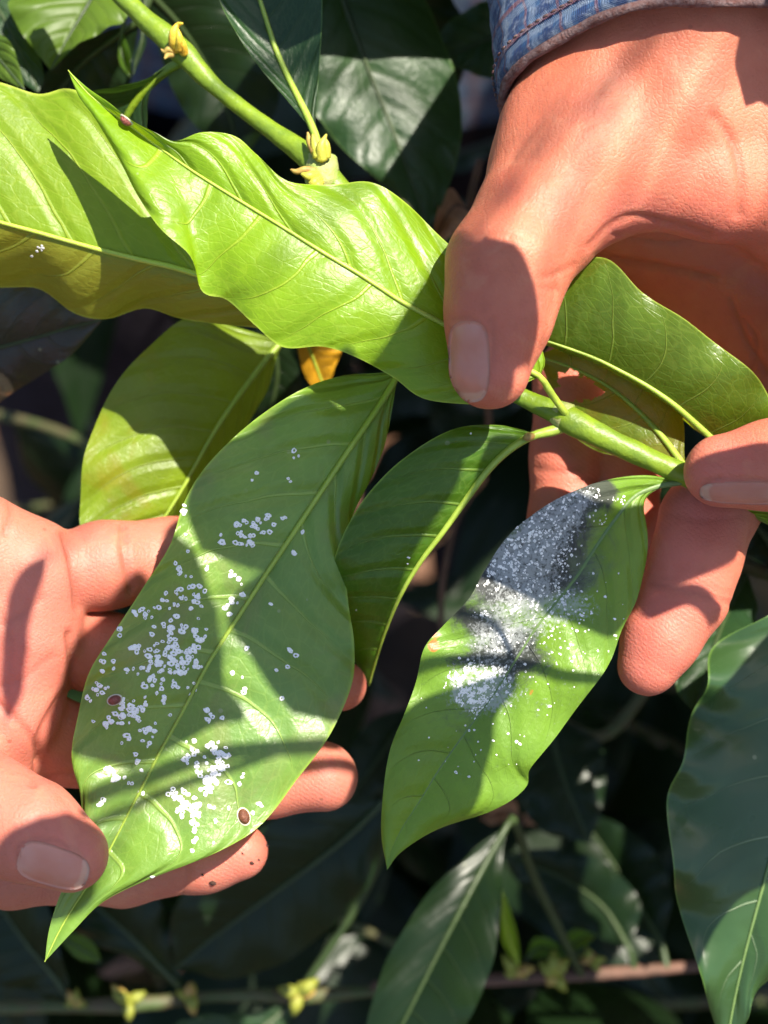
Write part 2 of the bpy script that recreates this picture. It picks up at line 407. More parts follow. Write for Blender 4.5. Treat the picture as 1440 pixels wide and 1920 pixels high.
M['scale'] = simple('white_scale', (0.78, 0.76, 0.71), (0.86, 0.84, 0.80), 1500, 0.75, 0.0001, 0.3)
M['insect'] = simple('brown_scale', (0.16, 0.055, 0.024), (0.09, 0.028, 0.014), 900, 0.45, 0.0005, 0.4)
M['insect_red'] = simple('red_scale', (0.24, 0.06, 0.045), (0.14, 0.04, 0.03), 900, 0.42, 0.0005, 0.4)
M['rim'] = simple('pale_rim', (0.55, 0.50, 0.38), (0.45, 0.42, 0.28), 900, 0.6, 0.0001)
M['dry'] = simple('dry_leaf', (0.17, 0.085, 0.045), (0.10, 0.045, 0.025), 120, 0.75, 0.0008)
M['soil'] = simple('soil', (0.035, 0.022, 0.014), (0.06, 0.038, 0.024), 14, 0.95, 0.01)
M['crumb'] = simple('soil_crumb', (0.05, 0.02, 0.014), (0.03, 0.012, 0.008), 500, 0.9, 0.0003)

# ------------------------------------------------------------------ ground
def ground():
    n = 90
    xs = np.concatenate([-np.geomspace(60, 0.6, 25), np.linspace(-0.55, 0.55, 40), np.geomspace(0.6, 60, 25)])
    ys = xs + 0.2
    v = []
    for y in ys:
        for x in xs:
            v.append((x, y, 0.02 * mnoise.noise(Vector((x * 4, y * 4, 0))) + 0.008 * mnoise.noise(Vector((x * 22, y * 22, 3)))))
    f = [(j * n + i, j * n + i + 1, (j + 1) * n + i + 1, (j + 1) * n + i) for j in range(n - 1) for i in range(n - 1)]
    o = mk('ground', v, f, M['soil'])
    o['kind'] = 'structure'
ground()

# ------------------------------------------------------------------ leaves
def zint(zs, t):
    a = np.array(zs, float)
    if a.ndim == 0: return np.full_like(t, float(a))
    return np.interp(t, np.linspace(0, 1, len(a)), a)

def leaf_surface(st3, nu, nv, arch=(1.0, 1.0), rip=0.0, rf=5.0, rph=0.0, zdir=np.array([0, 0, 1.0])):
    """st3: (k,3,3) midrib, side A, side B in mm, base to tip -> grid (nu+1, 2nv+1, 3) and t,s"""
    st3 = np.asarray(st3, float)
    d = np.linalg.norm(np.diff(st3[:, 0], axis=0), axis=1)
    ts = np.concatenate([[0], np.cumsum(np.maximum(d, 1e-3))])
    q = cr(st3.reshape(len(st3), 9), nu + 1, ts).reshape(-1, 3, 3)
    t = np.linspace(0, 1, nu + 1)
    s = np.linspace(-1, 1, 2 * nv + 1)
    G = np.zeros((nu + 1, 2 * nv + 1, 3))
    for j, sv in enumerate(s):
        a = abs(sv)
        e = q[:, 1] if sv < 0 else q[:, 2]
        m = q[:, 0]
        wdt = np.linalg.norm(e - m, axis=1)
        ar = arch[0] if sv < 0 else arch[1]
        zz = ar * 4 * a * (1 - a) * np.minimum(1, wdt / 12.0)
        zz = zz + rip * a**2.2 * np.sin(2 * math.pi * (rf * t + (0.37 if sv < 0 else 0)) + rph) * np.minimum(1, wdt / 8.0)
        G[:, j] = m + (e - m) * a + zz[:, None] * zdir
    return G, t, s, q

def leaf_obj(name, st, zm, za, zb, mat, parent, ribmat=None, nu=64, nv=14, arch=(1.0, 1.0), rip=0.6, rf=5.0, rph=0.0,
             ribr=(0.9, 0.2), petiole=None, ribup=0.35, hole=None, masks=None, label=None, riblift=True):
    st = np.asarray(st, float)
    if st.shape[1] == 2: pass
    t0 = np.concatenate([[0], np.cumsum(np.linalg.norm(np.diff(st[:, :2], axis=0), axis=1))]); t0 /= t0[-1]
    ZM, ZA, ZB = zint(zm, t0), zint(za, t0), zint(zb, t0)
    taper = np.minimum(1, np.minimum(t0 / 0.12, (1 - t0) / 0.10)).clip(0, 1)
    st3 = np.array([[P(r[0], r[1], ZM[i]), P(r[2], r[3], ZM[i] + (ZA[i] - ZM[i]) * taper[i]), P(r[4], r[5], ZM[i] + (ZB[i] - ZM[i]) * taper[i])]
                    for i, r in enumerate(st)])
    G, t, s, q = leaf_surface(st3, nu, nv, arch, rip, rf, rph)
    nc = 2 * nv + 1
    v = G.reshape(-1, 3)
    uv = np.stack(np.meshgrid(t, (s + 1) / 2, indexing='ij'), -1).reshape(-1, 2)
    f = [(i * nc + j, (i + 1) * nc + j, (i + 1) * nc + j + 1, i * nc + j + 1) for i in range(nu) for j in range(nc - 1)]
    if hole is not None:
        px = topx(v)
        f = [q_ for q_ in f if not hole(px[list(q_)].mean(0))]
    at = None
    if masks is not None:
        px = topx(v)
        at = {k: fn(px) for k, fn in masks.items()}
    o = mk(name, W(v), f, mat, parent, uv, attrs=at)
    if label: o['label'] = label
    rp = q[:, 0].copy()
    nr = len(rp)
    rp[:, 2] += ribup * np.linspace(1, 0.3, nr)
    rr = np.interp(np.linspace(0, 1, nr), [0, 0.5, 1], [ribr[0], ribr[0] * 0.55, ribr[1]])
    sel = np.linspace(0, nr - 1, 22).astype(int)
    pts, rad = rp[sel], rr[sel]
    if petiole is not None:
        pp = np.array([P(*x) for x in petiole])
        pts = np.concatenate([pp, pts]); rad = np.concatenate([np.full(len(pp), ribr[0] * 1.25), rad])
    tv, tf, tuv = tube(pts, rad, 60, 8)
    ok = True
    if hole is not None:
        tp = topx(tv); tf = [q_ for q_ in tf if not hole(tp[list(q_)].mean(0))]
    mk('midrib', W(tv), tf, ribmat or M['rib'], o)
    o2 = dict(obj=o, grid=v, faces=f, bvh=BVHTree.FromPolygons([tuple(x) for x in v], f))
    return o2

def expand(rows):
    out = []
    for r in rows:
        if len(r) == 2: out.append((r[0], r[1], r[0], r[1], r[0], r[1]))
        else: out.append(r)
    return out

# the branch that both hands hold ---------------------------------------------------------
branch = empty('coffee_branch', W(P(600, 300, -16)), 'bright green coffee branch with young leaves held between two hands', 'branch')
stem_pts = [(120, -130, -24), (180, -60, -23), (260, 25, -22), (335, 92, -21), (400, 160, -20), (500, 238, -17), (575, 292, -14), (600, 318, -13),
            (660, 385, -12), (760, 520, -11), (860, 650, -10), (930, 715, -9), (985, 748, -8), (1040, 772, -7), (1068, 788, -6),
            (1150, 830, -5), (1235, 868, -5), (1282, 890, -6), (1400, 945, -10), (1520, 1000, -14)]
stem_r = [1.9, 1.9, 2.0, 2.5, 1.75, 1.75, 2.4, 2.9, 2.1, 2.0, 1.9, 1.8, 1.75, 2.2, 2.6, 2.3, 2.05, 2.2, 2.0, 1.9]
v, f, uv = tube([P(*p) for p in stem_pts], stem_r, 190, 18, lump=0.10)
mk('stem', W(v), f, M['stem'], branch, uv)

LEAF2 = expand([(1012, 706), (985, 692, 1022, 672, 968, 728), (940, 667, 985, 590, 930, 754), (895, 642, 905, 515, 868, 757), (840, 612, 835, 452, 792, 747), (760, 570, 765, 383, 738, 708),
    (680, 518, 692, 342, 676, 674), (600, 470, 612, 345, 604, 650), (540, 432, 537, 340, 530, 650), (480, 395, 482, 290, 478, 610), (420, 358, 440, 254, 425, 562),
    (360, 320, 378, 250, 378, 545), (310, 285, 328, 264, 358, 482), (265, 252, 288, 246, 300, 428), (225, 222, 247, 226, 255, 362), (185, 193, 205, 193, 221, 295),
    (155, 166, 166, 166, 178, 222), (136, 146, 141, 144, 146, 178), (128, 132)])
leaf2 = leaf_obj('leaf', LEAF2, (2, 4, 8, 9, 8, 6, 5), (2, 1, 3, 8, 8, 10, 5), (3, 5, 5, 8, 6, 12, 6), M['young'], branch, M['rib_young'], nu=110, nv=22,
                 arch=(1.1, 1.5), rip=0.9, rf=5.2, rph=1.0, ribr=(0.58, 0.12), petiole=[(1064, 780, -4.5), (1042, 750, -2), (1026, 726, 0.5)],
                 label='long wavy bright yellow green leaf pressed down by the thumb')
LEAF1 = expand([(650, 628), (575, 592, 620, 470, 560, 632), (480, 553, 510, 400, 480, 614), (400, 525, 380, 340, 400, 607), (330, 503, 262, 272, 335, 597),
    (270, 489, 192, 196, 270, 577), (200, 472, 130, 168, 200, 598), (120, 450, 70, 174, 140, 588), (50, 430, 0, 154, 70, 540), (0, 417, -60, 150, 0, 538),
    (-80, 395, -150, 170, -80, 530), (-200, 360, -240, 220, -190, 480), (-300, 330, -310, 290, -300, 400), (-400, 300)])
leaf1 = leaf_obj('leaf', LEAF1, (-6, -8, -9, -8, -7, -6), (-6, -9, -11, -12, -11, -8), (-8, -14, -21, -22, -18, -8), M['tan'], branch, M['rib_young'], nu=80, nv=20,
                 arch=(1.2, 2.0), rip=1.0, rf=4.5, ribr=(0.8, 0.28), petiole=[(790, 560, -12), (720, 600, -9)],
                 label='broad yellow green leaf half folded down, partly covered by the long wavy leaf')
LEAF8 = expand([(752, 694), (735, 722, 712, 699, 742, 726), (715, 755, 645, 703, 737, 758), (660, 835, 560, 734, 721, 835), (610, 910, 470, 792, 692, 905), (560, 985, 396, 864, 662, 965),
    (500, 1075, 345, 940, 650, 1050), (445, 1160, 318, 1025, 652, 1125), (390, 1245, 262, 1110, 664, 1205), (345, 1330, 208, 1195, 659, 1285), (300, 1410, 163, 1270, 618, 1378),
    (265, 1480, 144, 1350, 562, 1455), (225, 1555, 136, 1425, 488, 1548), (195, 1615, 150, 1500, 400, 1600), (165, 1660, 150, 1590, 290, 1645), (138, 1700, 112, 1680, 196, 1690),
    (110, 1748, 92, 1745, 138, 1745), (84, 1803)])
leaf8 = leaf_obj('leaf', LEAF8, (-14, -8, -6, -5, -4, -3, -1, 2), (-10, -2, -1, -1, 0, 0, 0, 3), (-14, -12, -10, -10, -10, -6, -1, 3), M['spot'], branch, M['rib'], nu=120, nv=26,
                 arch=(1.0, 1.4), rip=0.9, rf=6.3, ribr=(0.66, 0.13), petiole=[(830, 610, -12), (790, 650, -14)],
                 label='large pale green leaf dotted with small white scale rings, lying across the open palm')
LEAF3 = expand([(1002, 816, 1002, 812, 1002, 820), (965, 835, 935, 797, 962, 842), (920, 875, 850, 805, 905, 900), (875, 935, 760, 857, 850, 960), (830, 998, 695, 920, 800, 1020),
    (785, 1058, 652, 985, 755, 1080), (750, 1118, 626, 1050, 720, 1140), (722, 1185, 618, 1110, 700, 1200), (706, 1235, 634, 1178, 694, 1245), (698, 1262, 655, 1222, 690, 1268), (692, 1285)])
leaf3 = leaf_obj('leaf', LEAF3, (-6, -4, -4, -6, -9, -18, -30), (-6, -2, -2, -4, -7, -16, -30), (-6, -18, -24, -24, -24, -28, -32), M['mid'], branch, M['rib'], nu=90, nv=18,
                 arch=(2.4, 1.0), rip=0.4, ribr=(0.85, 0.2), petiole=[(1068, 797, -7), (1035, 808, -6)],
                 label='narrow folded dark green leaf hanging between the white spotted leaf and the sooty leaf')
def blob(px, c):
    x, y, rx, ry, ang = c
    ca, sa = math.cos(R(ang)), math.sin(R(ang))
    dx, dy = px[:, 0] - x, px[:, 1] - y
    return np.exp(-(((dx * ca + dy * sa) / rx)**2 + ((-dx * sa + dy * ca) / ry)**2))
def blobs(cs): return lambda px: np.clip(sum(k[5] * blob(px, k[:5]) for k in cs), 0, 1.2)
FILM = [(1045, 965, 95, 60, -35, 1.0), (965, 1045, 75, 60, -40, 1.0), (1040, 1060, 60, 60, -40, .8), (960, 1090, 90, 40, 0, .8), (950, 1220, 80, 50, 0, .7), (1130, 1060, 60, 110, 25, .35), (880, 1350, 90, 70, -40, .4), (900, 1160, 60, 40, 0, .6)]
CRUST = [(1000, 1010, 120, 70, -40, .55), (1130, 1050, 60, 120, 30, .3), (1040, 980, 70, 45, -35, 1.0), (1085, 935, 50, 20, -10, .7), (960, 1045, 60, 40, -40, .9), (1000, 1070, 60, 40, 0, .8), (1040, 1135, 90, 30, 0, .9), (930, 1200, 60, 35, 10, .8),
         (900, 1275, 70, 40, 10, 1.1), (890, 1310, 60, 30, 0, 1.0), (960, 1160, 90, 50, 0, .6), (1000, 1250, 170, 200, 0, .28), (880, 1420, 120, 90, 0, .25), (1080, 1300, 90, 120, 0, .25)]
SOOT = [(1010, 1010, 130, 75, -40, .55), (1060, 950, 70, 35, -30, .4), (930, 1100, 60, 40, 0, .4), (990, 1065, 70, 45, 0, .9), (925, 1065, 45, 30, 0, .8), (1050, 1000, 40, 50, 30, .5), (1132, 922, 22, 30, 0, 1.0), (960, 1225, 55, 60, 0, .95), (880, 1160, 60, 22, 25, .75),
        (905, 1235, 70, 16, -5, .7), (1010, 1090, 70, 30, 0, .55), (870, 1330, 60, 40, 0, .35)]
RUST = [(812, 1212, 13, 13, 0, 1.0), (818, 1190, 10, 6, 0, .7), (996, 1298, 7, 8, 0, .8), (840, 1205, 6, 5, 0, .6)]
LEAF4 = expand([(1272, 905, 1271, 900, 1272, 910), (1232, 912, 1215, 891, 1228, 920), (1190, 930, 1150, 897, 1208, 945), (1155, 970, 1090, 915, 1213, 1000), (1120, 1020, 1020, 950, 1212, 1055),
    (1085, 1075, 955, 1002, 1195, 1120), (1050, 1120, 912, 1065, 1168, 1175), (1010, 1170, 880, 1120, 1148, 1235), (965, 1240, 830, 1175, 1108, 1292), (920, 1310, 795, 1215, 1052, 1370),
    (875, 1370, 780, 1280, 996, 1437), (825, 1440, 757, 1340, 985, 1478), (785, 1505, 730, 1412, 915, 1523), (750, 1560, 718, 1490, 810, 1561), (730, 1605, 715, 1570, 750, 1599), (726, 1631)])
leaf4 = leaf_obj('leaf', LEAF4, (-5, -3, -3, -4, -4, -5, -8), (-5, 2, 3, 1, 0, -2, -7), (-5, -4, -3, -1, -3, -6, -8), M['sooty'], branch, M['rib_pale'], nu=120, nv=26,
                 arch=(1.2, 1.6), rip=0.9, rf=6.1, rph=2.0, ribr=(0.6, 0.05), petiole=[(1296, 897, -6)], ribup=-0.2,
                 masks=dict(film=blobs(FILM), crust=blobs(CRUST), soot=blobs(SOOT), rust=blobs(RUST)),
                 label='green leaf crusted with white scale and black sooty mould')
LEAF5 = expand([(1352, 840), (1332, 820, 1400, 826, 1330, 824), (1310, 800, 1446, 790, 1308, 808), (1265, 760, 1432, 722, 1260, 772), (1215, 725, 1370, 664, 1208, 738),
    (1165, 697, 1290, 604, 1158, 708), (1115, 672, 1205, 547, 1110, 682), (1070, 655, 1140, 487, 1066, 665), (1035, 643, 1088, 489, 1030, 650), (1010, 635, 1045, 530, 1008, 642), (985, 625)])
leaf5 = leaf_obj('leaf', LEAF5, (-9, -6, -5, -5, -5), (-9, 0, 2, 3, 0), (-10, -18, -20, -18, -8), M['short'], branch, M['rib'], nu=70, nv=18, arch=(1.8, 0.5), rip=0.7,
                 ribr=(0.75, 0.2), petiole=[(1410, 940, -10), (1385, 880, -9)], label='curved green leaf in front of the shaded palm, right of the thumb')
def bite(c):
    x, y = c[0] - 1076, c[1] - 728
    a = math.atan2(y, x)
    r = 34 + 7 * math.sin(3 * a + 1) + 4 * math.sin(7 * a) + 3 * math.sin(13 * a)
    return (x / 1.25)**2 + (y * 1.15)**2 < r * r
LEAF6 = expand([(1290, 890), (1270, 858, 1283, 850, 1240, 872), (1235, 812, 1282, 790, 1170, 858), (1190, 765, 1262, 720, 1110, 842), (1145, 728, 1220, 670, 1065, 806),
    (1100, 702, 1160, 640, 1040, 765), (1060, 685, 1100, 640, 1028, 725), (1030, 675, 1050, 650, 1022, 700), (1005, 668)])
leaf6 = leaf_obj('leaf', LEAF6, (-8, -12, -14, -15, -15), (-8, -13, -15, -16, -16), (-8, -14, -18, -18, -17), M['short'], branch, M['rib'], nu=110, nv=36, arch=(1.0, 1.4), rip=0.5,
                 ribr=(0.8, 0.2), petiole=[(1292, 896, -7)], hole=bite, label='shaded leaf with a ragged chewed hole behind the stem')
LEAF11 = expand([(352, 112, 352, 108, 352, 116), (320, 128, 320, 121, 326, 134), (290, 152, 272, 149, 294, 152), (264, 180, 215, 163, 279, 182), (240, 215, 158, 177, 275, 235), (215, 265, 128, 232, 268, 325),
    (190, 330, 130, 310, 245, 400), (170, 400, 140, 390, 215, 450), (150, 480)])
leaf11 = leaf_obj('leaf', LEAF11, (-21, -25, -30, -34, -40), (-21, -21, -27, -34, -40), (-21, -22, -27, -34, -40), M['dark'], branch, M['stem'], nu=60, nv=14, arch=(-0.8, -0.8), rip=0.2,
                  ribr=(1.1, 0.3), petiole=[(366, 108, -20)], label='dark leaf with pale rims on a curved stalk below the orange stipules')
LEAF12 = expand([(594, 262), (583, 232, 575, 232, 591, 232), (565, 195, 540, 190, 595, 180), (540, 145, 490, 130, 599, 120), (518, 95, 448, 70, 603, 60), (500, 40, 413, 5, 604, -10),
    (478, -30, 395, -70, 595, -90), (450, -120, 400, -160, 560, -170), (420, -200, 400, -210, 460, -220), (400, -270)])
leaf12 = leaf_obj('leaf', LEAF12, (-14, -19, -21, -22, -22), (-14, -17, -18, -19, -22), (-14, -17, -17, -18, -22), M['dark'], branch, M['rib'], nu=60, nv=14, arch=(-0.8, -0.8), rip=0.3,
                  ribr=(0.8, 0.2), petiole=[(602, 300, -12)], label='dark leaf standing straight up from the stem node')
LEAFR = expand([(1440, 962), (1420, 955, 1425, 940, 1400, 962), (1400, 948, 1400, 935, 1385, 952), (1375, 935)])
leafr = leaf_obj('leaf', [(1530, 1010, 1530, 1008, 1530, 1012), (1490, 985, 1510, 960, 1470, 1000), (1450, 962, 1470, 935, 1430, 972), (1415, 945, 1425, 925, 1400, 955), (1385, 925, 1385, 925, 1385, 925)],
                 -4, -3, -3, M['young'], branch, M['rib_young'], nu=20, nv=6, rip=0.1, ribr=(0.6, 0.2), petiole=[(1530, 1005, -12)])

def spike(pts, rads, mat, parent, name, n=14, seg=8):
    v, f, uv = tube([P(*p) for p in pts], rads, n, seg)
    return mk(name, W(v), f, mat, parent, uv)
# node growth on the held stem
for k, (pts, rr) in enumerate([
    ([(330, 95, -18), (325, 75, -16), (326, 58, -15), (334, 46, -15), (342, 44, -14)], (1.4, 1.5, 1.1, 0.7, 0.3)),
    ([(336, 92, -17), (336, 70, -15), (332, 52, -15)], (1.4, 1.0, 0.3)),
    ([(345, 100, -18), (342, 82, -16), (335, 66, -15)], (1.3, 1.0, 0.4)),
    ([(325, 98, -18), (318, 92, -17), (308, 97, -17), (302, 92, -17)], (1.1, 1.0, 0.6, 0.2)),
    ([(324, 102, -18), (314, 104, -17), (309, 110, -16)], (1.0, 0.8, 0.3))]):
    spike(pts, [x * 0.72 for x in rr], M['stipule'] if k < 3 else M['brownbud'], branch, 'stipule' if k < 3 else 'bud')
for k, (pts, rr) in enumerate([
    ([(604, 300, -9), (602, 275, -8), (612, 252, -8)], (1.7, 1.3, 0.3)),
    ([(596, 295, -9), (590, 270, -9), (586, 252, -9)], (1.5, 1.2, 0.3)),
    ([(590, 285, -9), (580, 265, -10), (577, 248, -10)], (1.2, 0.9, 0.3)),
    ([(612, 295, -9), (612, 272, -8), (609, 258, -8)], (1.3, 1.0, 0.3)),
    ([(590, 322, -9), (572, 318, -8), (556, 322, -8), (545, 318, -8)], (1.2, 1.0, 0.8, 0.3)),
    ([(594, 328, -9), (578, 330, -7), (565, 326, -7)], (1.3, 1.2, 0.4)),
    ([(598, 336, -9), (588, 342, -7), (580, 345, -7)], (1.4, 1.2, 0.6)),
    ([(600, 342, -9), (594, 348, -7), (588, 349, -7)], (1.3, 1.1, 0.5))]):
    spike(pts, [x * 0.72 for x in rr], M['bud'] if k not in (2, 4) else M['brownbud'], branch, 'bud')
v, f, uv = tube([P(604, 296, -13), P(602, 325, -12.5), P(612, 352, -12)], (3.1, 3.5, 3.0), 20, 16, lump=0.25, seed=4)
mk('node_swelling', W(v), f, M['node'], branch, uv)
v, f, uv = tube([P(1040, 770, -7), P(1052, 778, -6.5), P(1062, 784, -6)], (2.2, 2.5, 2.65), 14, 16, lump=0.2, seed=8)
mk('node_collar', W(v), f, M['node'], branch, uv)
# sap drop at the foot of the hanging leaf
spike([(1000, 817, -4.5), (991, 819, -3.6), (984, 821, -4.5)], (0.5, 0.9, 0.5), M['brownbud'], branch, 'gall')

# white scale rings ----------------------------------------------------------------------
def ring_scales(lf, cl, mat, parent, name, rmin=0.26, rmax=0.56, seed=1, dens=0.72, clump=0.0):
    r_ = np.random.default_rng(seed)
    V = []; F = []
    for (cx, cy, n, sx, sy, ang) in cl:
        ca, sa = math.cos(R(ang)), math.sin(R(ang))
        for _ in range(max(1, int(n * dens))):
            a, b = r_.normal(0, 1, 2)
            a = np.clip(a, -1.9, 1.9) * sx; b = np.clip(b, -1.9, 1.9) * sy
            x, y = cx + a * ca - b * sa, cy + a * sa + b * ca
            if clump and mnoise.noise(Vector((x / 15, y / 15, 3))) + 0.6 * mnoise.noise(Vector((x / 6, y / 6, 9))) < r_.uniform(-0.25, 0.35) * clump: continue
            p0, p1 = P(x, y, 60), P(x, y, -60)
            h = lf['bvh'].ray_cast(Vector(p0), Vector(p1 - p0).normalized())
            if h[0] is None: continue
            nn = h[1] if h[1].z > 0 else -h[1]
            c = np.array(h[0]); nn = np.array(nn)
            e1 = np.cross(nn, [0.3, 1, 0.1]); e1 /= np.linalg.norm(e1); e2 = np.cross(nn, e1)
            rad = rmin + (rmax - rmin) * r_.beta(1.3, 1.9) * 1.15; el = r_.uniform(0.7, 1.45)
            rin = r_.uniform(0.05, 0.48)
            b0 = len(V); sg = 8
            ph = r_.uniform(0, 6)
            for rr, hh in ((1.0, 0.0), (0.82, 0.16), (rin + 0.1, 0.15), (rin, 0.02)):
                for k in range(sg):
                    th = 2 * math.pi * k / sg + ph
                    j = 1 + r_.uniform(-0.26, 0.26)
                    V.append(c + nn * (hh * rad * 1.3 + 0.03) + rad * rr * j * (math.cos(th) * e1 * el + math.sin(th) * e2))
            for q in range(3):
                for k in range(sg):
                    F.append((b0 + q * sg + k, b0 + q * sg + (k + 1) % sg, b0 + (q + 1) * sg + (k + 1) % sg, b0 + (q + 1) * sg + k))
    o = mk(name, W(np.array(V)), F, mat, parent)
    o['kind'] = 'stuff'
    return o
CL8 = [(478, 985, 16, 18, 7, 10), (452, 1010, 20, 20, 7, 0), (495, 970, 6, 6, 6, 0), (490, 1000, 6, 8, 5, 0), (530, 968, 4, 8, 8, 0), (553, 860, 5, 4, 12, 10), (480, 898, 4, 8, 6, 0), (543, 902, 3, 5, 3, 0),
       (347, 952, 7, 3, 8, 10), (346, 1000, 2, 3, 3, 0), (336, 1060, 10, 6, 16, 20), (440, 1075, 6, 10, 6, 0), (445, 1110, 8, 8, 18, 10), (388, 1065, 4, 5, 4, 0), (432, 1135, 8, 5, 10, 0),
       (345, 1110, 18, 16, 14, -20), (310, 1130, 14, 24, 8, -20), (265, 1145, 10, 12, 5, -15), (372, 1125, 12, 14, 12, 0), (330, 1175, 8, 14, 12, 0), (320, 1190, 18, 20, 18, -40),
       (305, 1225, 40, 24, 14, -30), (340, 1250, 14, 8, 14, 0), (372, 1195, 18, 8, 8, 0), (358, 1215, 16, 10, 8, 0), (372, 1240, 12, 6, 12, 0), (290, 1240, 16, 22, 8, -10), (255, 1255, 12, 14, 6, -10),
       (285, 1265, 16, 8, 14, 20), (340, 1250, 18, 14, 10, 0), (222, 1185, 6, 6, 4, 0), (245, 1212, 6, 10, 5, 0), (200, 1245, 5, 12, 10, 0), (185, 1295, 14, 10, 8, -20), (170, 1305, 4, 4, 3, 0),
       (300, 1290, 8, 6, 10, 0), (308, 1317, 6, 4, 8, 0), (358, 1293, 6, 4, 7, 0), (330, 1285, 5, 8, 4, 0), (245, 1335, 30, 16, 12, -10), (262, 1328, 14, 10, 8, -30), (218, 1345, 12, 8, 8, 0), (198, 1360, 6, 4, 8, 0),
       (316, 1346, 2, 3, 3, 0), (280, 1372, 10, 14, 3, 5), (275, 1393, 6, 8, 6, -30), (240, 1390, 5, 12, 6, 0), (388, 1340, 10, 6, 14, 15), (360, 1400, 8, 10, 10, 0), (205, 1447, 24, 10, 8, 0), (225, 1455, 8, 6, 5, 0),
       (260, 1425, 7, 4, 10, 0), (264, 1478, 4, 4, 5, 0), (242, 1470, 4, 5, 4, 0), (190, 1508, 6, 3, 6, 0), (405, 1415, 34, 12, 14, -30), (400, 1445, 32, 14, 12, -30), (390, 1470, 26, 8, 10, 0), (350, 1410, 6, 5, 12, 10),
       (365, 1435, 10, 6, 14, 0), (330, 1488, 18, 9, 7, 20), (345, 1515, 26, 9, 8, 40), (365, 1508, 14, 5, 12, 0), (365, 1530, 14, 5, 8, 0), (362, 1555, 5, 3, 12, 0), (366, 1568, 5, 2, 7, 0), (400, 1510, 5, 5, 4, 0),
       (429, 1515, 4, 4, 3, 0), (349, 1485, 6, 6, 5, 0), (455, 1450, 4, 4, 8, 0), (487, 1510, 3, 3, 3, 0), (361, 1592, 2, 2, 2, 0), (400, 1578, 1, 2, 2, 0), (287, 1640, 2, 2, 2, 0), (240, 1300, 14, 60, 40, -40),
       (300, 1180, 20, 60, 50, -40), (510, 1133, 2, 3, 3, 0), (545, 1222, 3, 4, 4, 0), (465, 1214, 3, 3, 3, 0), (433, 1265, 2, 2, 2, 0), (462, 1300, 4, 3, 10, 0), (418, 1345, 2, 3, 3, 0), (530, 1310, 2, 2, 2, 0),
       (480, 1285, 4, 20, 15, 0), (560, 1250, 3, 20, 20, 0), (430, 1480, 8, 40, 40, 0), (575, 1010, 5, 12, 30, 20)]
ring_scales(leaf8, CL8, M['scale'], leaf8['obj'], 'scale_rings')
CL4 = [(1040, 975, 70, 34, 20, -35), (1075, 935, 28, 26, 8, -15), (1000, 1005, 50, 30, 16, -35), (960, 1040, 55, 28, 14, -40), (1030, 1020, 40, 22, 18, 0), (950, 1070, 30, 30, 12, 0), (1010, 1065, 45, 34, 14, 0), (1060, 1045, 24, 18, 20, 0),
       (985, 1100, 40, 40, 8, 0), (1060, 1120, 24, 22, 14, 0), (905, 1085, 16, 12, 8, 0), (900, 1150, 14, 14, 5, 10), (1030, 1140, 40, 34, 12, 0), (975, 1140, 26, 20, 10, 0), (945, 1195, 40, 22, 9, 0), (925, 1215, 20, 18, 6, 0),
       (900, 1260, 120, 24, 10, 10), (875, 1285, 120, 20, 10, 20), (915, 1285, 120, 22, 9, 0), (890, 1310, 120, 18, 9, 0), (885, 1335, 14, 14, 6, 0), (940, 1262, 30, 16, 10, 0), (1040, 1200, 26, 30, 30, 0), (1000, 1300, 26, 70, 70, 0),
       (1120, 960, 20, 16, 20, -40), (1165, 935, 10, 8, 10, 0), (880, 1380, 20, 50, 40, 0), (1090, 1170, 30, 60, 50, 0)]
ring_scales(leaf4, CL4, M['scale'], leaf4['obj'], 'scale_crust', 0.07, 0.26, 3, 3.2, 1.0)
ring_scales(leaf1, [(75, 470, 10, 5, 5, 0), (60, 480, 1, 2, 2, 0)], M['scale'], leaf1['obj'], 'scale_rings', 0.2, 0.35, 5)
ring_scales(leaf3, [(760, 1048, 5, 4, 5, 0), (640, 1110, 3, 8, 10, 0), (655, 1130, 3, 8, 14, 0), (882, 815, 2, 2, 2, 0)], M['scale'], leaf3['obj'], 'scale_rings', 0.15, 0.3, 6)

def insect(px, py, lf, a, b, ang, mat, label):
    p0, p1 = P(px, py, 60), P(px, py, -60)
    h = lf['bvh'].ray_cast(Vector(p0), Vector(p1 - p0).normalized())
    c = np.array(h[0]); nn = np.array(h[1] if h[1].z > 0 else -h[1])
    e1 = np.array([math.cos(R(ang)), math.sin(R(ang)), 0]); e1 -= nn * (e1 @ nn); e1 /= np.linalg.norm(e1); e2 = np.cross(nn, e1)
    root = empty('scale_insect', W(c), label, 'insect')
    def dome(ka, hs, sg=20):
        V = []
        for (rr, hh) in hs:
            for k in range(sg):
                th = 2 * math.pi * k / sg
                V.append(c + nn * hh + rr * (a * ka * math.cos(th) * e1 + b * ka * math.sin(th) * e2))
        F = [(q * sg + k, q * sg + (k + 1) % sg, (q + 1) * sg + (k + 1) % sg, (q + 1) * sg + k) for q in range(len(hs) - 1) for k in range(sg)]
        F.append(tuple((len(hs) - 1) * sg + k for k in range(sg)))
        return np.array(V), F
    v, f = dome(1.0, [(1, 0.05), (0.97, 0.35), (0.86, 0.65), (0.66, 0.9), (0.4, 1.05), (0.12, 1.1)])
    mk('shell', W(v), f, mat, root)
    v, f = dome(1.16, [(1.02, -0.02), (1.0, 0.18), (0.88, 0.22)])
    mk('rim', W(v), f, M['rim'], root)
insect(457, 1531, leaf8, 1.55, 1.1, 110, M['insect'], 'oval brown scale insect on the edge of the white dotted leaf')
insect(238, 224, leaf2, 1.25, 0.85, -55, M['insect_red'], 'small reddish scale insect near the tip of the long wavy leaf')
insect(215, 1312, leaf8, 1.3, 0.9, 20, M['insect_red'], 'flat dark red scale among white rings on the dotted leaf')

